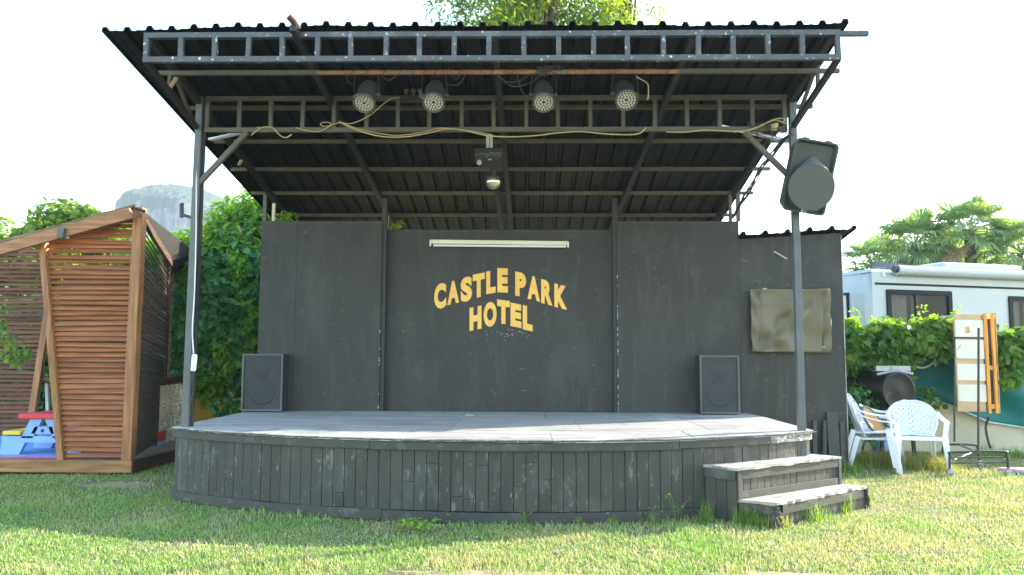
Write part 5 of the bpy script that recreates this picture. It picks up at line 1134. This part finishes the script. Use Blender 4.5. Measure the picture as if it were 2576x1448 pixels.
def grass(n, ylo, yhi, hmin, hmax, w, seed):
    r = np.random.default_rng(seed); y = ylo*(yhi/ylo)**r.random(n); half = .80*y+.9; x = (r.random(n)*2-1)*half-.02*y
    k = keep_mask(x, y); k &= r.random(n) > bare(x, y)*.96; k &= r.random(n) < .22+.75*vnoise(x*2.1+7, y*2.1, 11)+.45*vnoise(x*7, y*7, 12)
    x, y = x[k], y[k]; n = len(x); tuft = vnoise(x*3.1, y*3.1, 2)*.6+vnoise(x*9, y*9, 4)*.5
    h = (hmin+(hmax-hmin)*r.random(n)**1.5)*(.55+.8*tuft)
    dist = np.abs(y-np.polyval(cf, np.clip(x, XL0, XR0))); h *= .6+.95*vnoise(x*1.4+3, y*1.4, 14); h *= 1+1.0*np.exp(-(dist/.10)**2)*(x > XL0)*(x < XR0)*(y < 8)*r.random(n)
    az = r.random(n)*2*np.pi; ln = .25+.6*r.random(n); d = np.stack([np.cos(az), np.sin(az), np.zeros(n)], 1); sdw = np.stack([-np.sin(az), np.cos(az), np.zeros(n)], 1)
    P = np.stack([x, y, np.full(n, -.006)], 1); ww = (w*(.6+.7*r.random(n)))[:, None]; zz_ = np.array([0, 0, 1.])
    hv = h[:, None]; a_ = P-sdw*ww/2; b_ = P+sdw*ww/2; mid = P+zz_*hv*.6+d*hv*ln[:, None]*.3; m1 = mid-sdw*ww*.38; m2 = mid+sdw*ww*.38; tp_ = P+zz_*hv*(1-.2*ln[:, None])+d*hv*ln[:, None]
    V = np.stack([a_, b_, m2, m1, tp_], 1).reshape(-1, 3); o_ = np.arange(n)*5
    T = np.concatenate([np.stack([o_, o_+1, o_+2], 1), np.stack([o_, o_+2, o_+3], 1), np.stack([o_+3, o_+2, o_+4], 1)]); return V, T
gm2, nt, pb_ = new_mat('grass_blades'); v = wpos(nt); ge = N(nt, 'ShaderNodeNewGeometry')
gr = ramp(nt, ge.outputs['Random Per Island'], [(0, (.13, .29, .055)), (.5, (.26, .46, .085)), (1, (.39, .55, .12))])
dry = ramp(nt, ge.outputs['Random Per Island'], [(0, (.42, .44, .13)), (.6, (.56, .50, .24)), (1, (.66, .59, .38))])
sx = N(nt, 'ShaderNodeSeparateXYZ'); nt.links.new(v, sx.inputs[0])
mr = N(nt, 'ShaderNodeMapRange'); mr.inputs['From Min'].default_value = -4; mr.inputs['From Max'].default_value = 4; mr.inputs['To Min'].default_value = -.07; mr.inputs['To Max'].default_value = .07; nt.links.new(sx.outputs[0], mr.inputs['Value'])
ad = N(nt, 'ShaderNodeMath', operation='ADD'); nt.links.new(noise(nt, v, 1.3, 7, .7), ad.inputs[0]); nt.links.new(mr.outputs[0], ad.inputs[1])
ri = N(nt, 'ShaderNodeMath', operation='MULTIPLY_ADD'); nt.links.new(ge.outputs['Random Per Island'], ri.inputs[0]); ri.inputs[1].default_value = .28; nt.links.new(ad.outputs[0], ri.inputs[2])
cg = mixc(nt, ramp(nt, ri.outputs[0], [(.55, 0.), (.79, 1.)]), gr, dry)
nt.links.new(cg, pb_.inputs['Base Color']); pb_.inputs['Roughness'].default_value = .5
tl_ = N(nt, 'ShaderNodeBsdfTranslucent'); nt.links.new(mixc(nt, 1, cg, (1.15, 1.1, .7), 'MULTIPLY'), tl_.inputs[0]); mx = N(nt, 'ShaderNodeMixShader'); mx.inputs[0].default_value = .35
nt.links.new(pb_.outputs[0], mx.inputs[1]); nt.links.new(tl_.outputs[0], mx.inputs[2]); nt.links.new(mx.outputs[0], nt.nodes['Material Output'].inputs[0])
Va, Ta = grass(500000, 4.2, 13.5, .014, .040, .0065, 21)
go = np_mesh('grass', Va, Ta, gm2); tag(go, 'short patchy green and straw lawn grass', 'grass', kind='stuff')
def clump(c, n, h, spread, m, label, cat='grass clump', group=None, w=.007, name='grass_clump', lean=.5):
    c = Vector(c); r = RNG; az = r.random(n)*2*np.pi; d = np.stack([np.cos(az), np.sin(az), np.zeros(n)], 1); P = np.array(c)[None]+np.stack([r.normal(0, spread[0], n), r.normal(0, spread[1], n), np.zeros(n)], 1)
    P[:, 2] = -.005; hh = (h*(.45+.6*r.random(n)))[:, None]; ln = (lean*(.2+r.random(n)))[:, None]; sdw = np.stack([-np.sin(az), np.cos(az), np.zeros(n)], 1); zz_ = np.array([0, 0, 1.])
    rows = []
    for t_, wf in ((0, 1), (.35, .9), (.7, .6)): mid = P+zz_*hh*(t_-.25*ln*t_*t_)+d*hh*ln*t_*t_; rows += [mid-sdw*w*wf/2, mid+sdw*w*wf/2]
    tip = P+zz_*hh*(1-.3*ln)+d*hh*ln; V = np.stack(rows+[tip], 1).reshape(-1, 3); o_ = np.arange(n)*7
    T = np.concatenate([np.stack([o_+a_, o_+b_, o_+c_], 1) for a_, b_, c_ in ((0, 1, 3), (0, 3, 2), (2, 3, 5), (2, 5, 4), (4, 5, 6))])
    t = thing(name, (c.x, c.y, 0), label, cat, group); np_mesh('blades', V, T, m, t)['kind'] = 'stuff'
    return t
G_ = 'uncut grass clumps'
for (px, py, n, h, sx_, sy_, m, lb) in ((2165, 1175, 520, .26, .16, .10, 'drygrass', 'tall dry grass around the back legs of the sideways chair'), (2222, 1172, 420, .24, .12, .10, 'drygrass', 'tall grass under the middle of the sideways chair'), (2300, 1180, 620, .27, .18, .12, 'drygrass', 'thick straw grass under the chair that faces the camera'), (2360, 1185, 320, .22, .10, .10, 'drygrass', 'straw grass between the facing chair and the trolley'),
        (2128, 1190, 260, .20, .10, .08, 'weed', 'green grass at the foot of the shed corner'), (2500, 1135, 300, .2, .3, .12, 'weed', 'green grass at the foot of the cream wall behind the trolley'), (2560, 1150, 260, .16, .25, .15, 'weed', 'green grass right of the trolley by the wall'),
        (1890, 1322, 240, .20, .07, .04, 'weed', 'dense green tuft at the left foot of the lower step'), (2000, 1310, 200, .2, .14, .03, 'weed', 'grass growing up the front of the lower step'), (2090, 1290, 170, .22, .09, .03, 'weed', 'grass at the middle of the lower step front'), (2165, 1268, 150, .24, .05, .03, 'weed', 'tuft hiding the right corner of the lower step'),
        (452, 1258, 120, .13, .06, .03, 'weed', 'grass tuft at the left corner of the stage front'), (1775, 1318, 60, .24, .03, .02, 'weed', 'thin tall weed where the steps meet the stage'), (1945, 1325, 170, .14, .06, .03, 'drygrass', 'pale straw tuft at the broken corner of the lower step')):
    clump(on(px, py, 0), n, h, (sx_, sy_), M[m], lb, group=G_)
def weed(px, py, h, label, n=5):
    p = on(px, py, 0); t = thing('thin_weed', p, label, 'weed', 'thin weeds along the stage front'); q = MB(); lv = []
    for i in range(n):
        a_ = random.uniform(-1, 1); tip = p+Vector((a_*h*.5, random.uniform(-.04, .02), h*random.uniform(.55, 1))); mid = (p+tip)/2+Vector((-a_*.02, 0, .02)); q.tube(spline([p, mid, tip], 4), .0022, 4); lv += [(tuple(mid), .012), (tuple(tip), .014)]
    q.build('stem', M['weed'], t); crown('leaves', lv, 3, .035, M['weed'], t, LONG)
for a_ in ((1645, 1322, .19, 'forked thin weed against the stage boards left of the steps'), (1972-40+40-200, 1320, .1, 'short weed at the foot of the stage left of the forked weeds'), (1700, 1320, .26, 'tallest forked weed against the stage boards near the steps'), (1320, 1325, .14, 'curly thin weed at the middle of the stage front'), (585, 1272, .12, 'thin weed at the left part of the stage front'), (1130, 1316, .12, 'thin weed right of the clover patch'), (1010, 1308, .10, 'thin weed left of the clover patch'), (1540, 1326, .1, 'low thin weed at the right of the stage front centre'), (1450, 1327, .09, 'tiny weed at the lowest point of the curved stage front')): weed(*a_)
t = thing('clover_patch', on(1048, 1318, 0), 'small patch of round leaved clover at the foot of the stage', 'plant')
crown('leaves', [(tuple(on(1048+random.gauss(0, 24), 1316+random.gauss(0, 4), random.uniform(.03, .12))), .03) for i in range(30)], 9, .032, M['weed'], t, droop=0, flat=1.5)
LT = [(1398, 1388, .05, 'pale crumpled scrap on the lawn in front of the stage centre'), (1198, 1352, .03, 'small dry curled leaf on the lawn'), (332, 1400, .03, 'white scrap on the lawn at the left'), (1950, 1380, .05, 'grey flat pebble on the lawn right of centre'), (2165, 1405, .03, 'tiny pale stone on the right lawn'), (920, 1340, .02, 'speck of dry leaf left of the stage centre'), (655, 1370, .025, 'small pale stone near the left stage front'), (2370, 1385, .035, 'brown dry leaf on the right lawn'), (2000, 1420, .03, 'pale pebble near the bottom right'), (1725, 1395, .03, 'pale pebble below the steps')]
for px, py, s_, lb in LT:
    p = on(px, py, .012); q = MB(); q.ball(p, s_, 7, 5, (1, .7, .35), False); q.v = [tuple(Vector(v)+Vector((random.uniform(-1, 1), random.uniform(-1, 1), random.uniform(-.3, .6)))*s_*.25) for v in q.v]; q.v = [tuple(p+(Vector(v)-p)*.6) for v in q.v]; one(q, 'litter_scrap', M['stone'], lb, 'litter', group='scraps and pebbles on the lawn')
q = MB(); p = on(1178, 1048, ZS); q.bar(p+Vector((-.04, 0, .01)), p+Vector((.05, .0, .015)), .012, .01); q.bar(p+Vector((-.02, .01, .012)), p+Vector((.0, -.02, .04)), .01, .01); one(q, 'dry_twig', M['stone'], 'small pale twig lying on the stage floor', 'twig')

# ------------------------------------------------------------------ mountain, haze, light
mt = MB(); Ym = 430.; nth, nr = 120, 46; mc = at(505, 892, Ym)
def mp(px, py): return at(px, py, Ym)
prof = [(299, 640), (302, 560), (304, 505), (312, 480), (335, 462), (375, 448), (440, 450), (480, 461), (512, 474), (545, 484), (580, 500), (640, 520), (700, 560), (740, 640)]
zt_of = lambda x: float(np.interp(x, [mp(*p).x for p in prof], [mp(*p).z for p in prof]))
x0m, x1m = mp(*prof[0]).x, mp(*prof[-1]).x; nx, nd = 150, 44
for j in range(nd+1):
    v = j/nd
    for i in range(nx+1):
        u = i/nx; x = x0m+(x1m-x0m)*u; H = zt_of(x); b_ = math.sin(math.pi*u)**.5
        f1 = float(vnoise(np.array([u*14.]), np.array([v*2.]), 31)[0]); f2 = float(vnoise(np.array([u*45.]), np.array([v*9.]), 32)[0]); f3 = float(vnoise(np.array([u*70.]), np.array([v*50.]), 33)[0])
        if v < .62: s_ = v/.62; z = (H*.86)*s_; y = Ym-6*b_*(1-s_)**1.5-26*b_*(1-.12*s_)-9*f1-3.*f2*(1)
        else: s_ = (v-.62)/.38; z = H*(.86+.14*math.sin(s_*math.pi/2))+(f3-.5)*3.2*(1-.3*s_); y = Ym-26*b_*.88*(1-s_)-9*f1*(1-s_)-3*f2*(1-s_)+30*s_
        mt.v.append((x+(f2-.5)*2, y, z if j else -2)); 
for j in range(nd):
    for i in range(nx): mt.f.append([j*(nx+1)+i, j*(nx+1)+i+1, (j+1)*(nx+1)+i+1, (j+1)*(nx+1)+i]); mt.sm.append(j < 26)
mm, nt, pb_ = new_mat('cliff_and_scrub'); v = wpos(nt); sx = N(nt, 'ShaderNodeSeparateXYZ'); nt.links.new(v, sx.inputs[0])
rock = mixc(nt, ramp(nt, noise(nt, v, .2, 7, .7, (1, 1, .2)), [(.40, 0.), (.62, 1.)]), (.035, .037, .04), (.2, .19, .18)); rock = mixc(nt, ramp(nt, noise(nt, v, .5, 5, .6, (1, 1, .3)), [(.5, 0.), (.72, 1.)]), rock, (.035, .033, .033))
scr = mixc(nt, noise(nt, v, .55, 5), (.006, .018, .006), (.028, .045, .016))
hz_ = N(nt, 'ShaderNodeMath', operation='MULTIPLY_ADD'); nt.links.new(noise(nt, v, .12, 6, .7), hz_.inputs[0]); hz_.inputs[1].default_value = 46; nt.links.new(sx.outputs[2], hz_.inputs[2])
ztop = mp(400, 458).z
nt.links.new(mixc(nt, ramp(nt, (lambda: (lambda r_: (nt.links.new(hz_.outputs[0], r_.inputs['Value']), r_.outputs[0])[1])(N(nt, 'ShaderNodeMapRange')))(), [(.45, 0.), (.55, 1.)]), rock, scr), pb_.inputs['Base Color'])
r_ = [n for n in nt.nodes if n.type == 'MAP_RANGE'][0]; r_.inputs['From Min'].default_value = ztop*.80; r_.inputs['From Max'].default_value = ztop*.80+44
pb_.inputs['Roughness'].default_value = 1
mo = mt.build('mountain', mm); mo['kind'] = 'structure'; mo['label'] = 'flat topped rocky hill with green scrub fading in the haze'
hb = MB(); hb.box((0, 200, 49), (760, 620, 110)); hm = bpy.data.materials.new('haze_air'); hm.use_nodes = True; nt = hm.node_tree; nt.nodes.remove(nt.nodes['Principled BSDF'])
pv_ = N(nt, 'ShaderNodeVolumePrincipled'); pv_.inputs['Color'].default_value = (.66, .83, 1, 1); pv_.inputs['Density'].default_value = .0005; pv_.inputs['Anisotropy'].default_value = .2
nt.links.new(pv_.outputs[0], nt.nodes['Material Output'].inputs['Volume'])
ho = hb.build('haze', hm); tag(ho, 'thin pale haze in the air', 'haze', kind='stuff')
w = bpy.data.worlds.new('World'); S.world = w; w.use_nodes = True; nt = w.node_tree
SUN_EL, SUN_AZ = R(23), R(26)               # azimuth measured from +X towards +Y
sk = N(nt, 'ShaderNodeTexSky', sky_type='NISHITA'); sk.sun_disc = False; sk.sun_elevation = SUN_EL; sk.sun_rotation = R(90)-SUN_AZ; sk.air_density = 1.2; sk.dust_density = .7; sk.ozone_density = 1
nt.links.new(sk.outputs[0], nt.nodes['Background'].inputs[0]); nt.nodes['Background'].inputs[1].default_value = .15
sl = bpy.data.lights.new('sun', 'SUN'); sl.energy = 3.4; sl.angle = R(.55); sl.color = (1, .91, .76)
so = bpy.data.objects.new('sun', sl); C.objects.link(so); sd3 = Vector((math.cos(SUN_AZ)*math.cos(SUN_EL), math.sin(SUN_AZ)*math.cos(SUN_EL), math.sin(SUN_EL)))
so.rotation_euler = sd3.to_track_quat('Z', 'Y').to_euler(); so.location = (20, 20, 30)
S.view_settings.view_transform = 'Standard'; S.view_settings.look = 'None'; S.view_settings.exposure = 2.4; S.view_settings.gamma = 1
S.cycles.volume_bounces = 1; S.cycles.max_bounces = 6; S.cycles.transparent_max_bounces = 8; S.cycles.volume_step_rate = 4
S.cycles.use_denoising = True
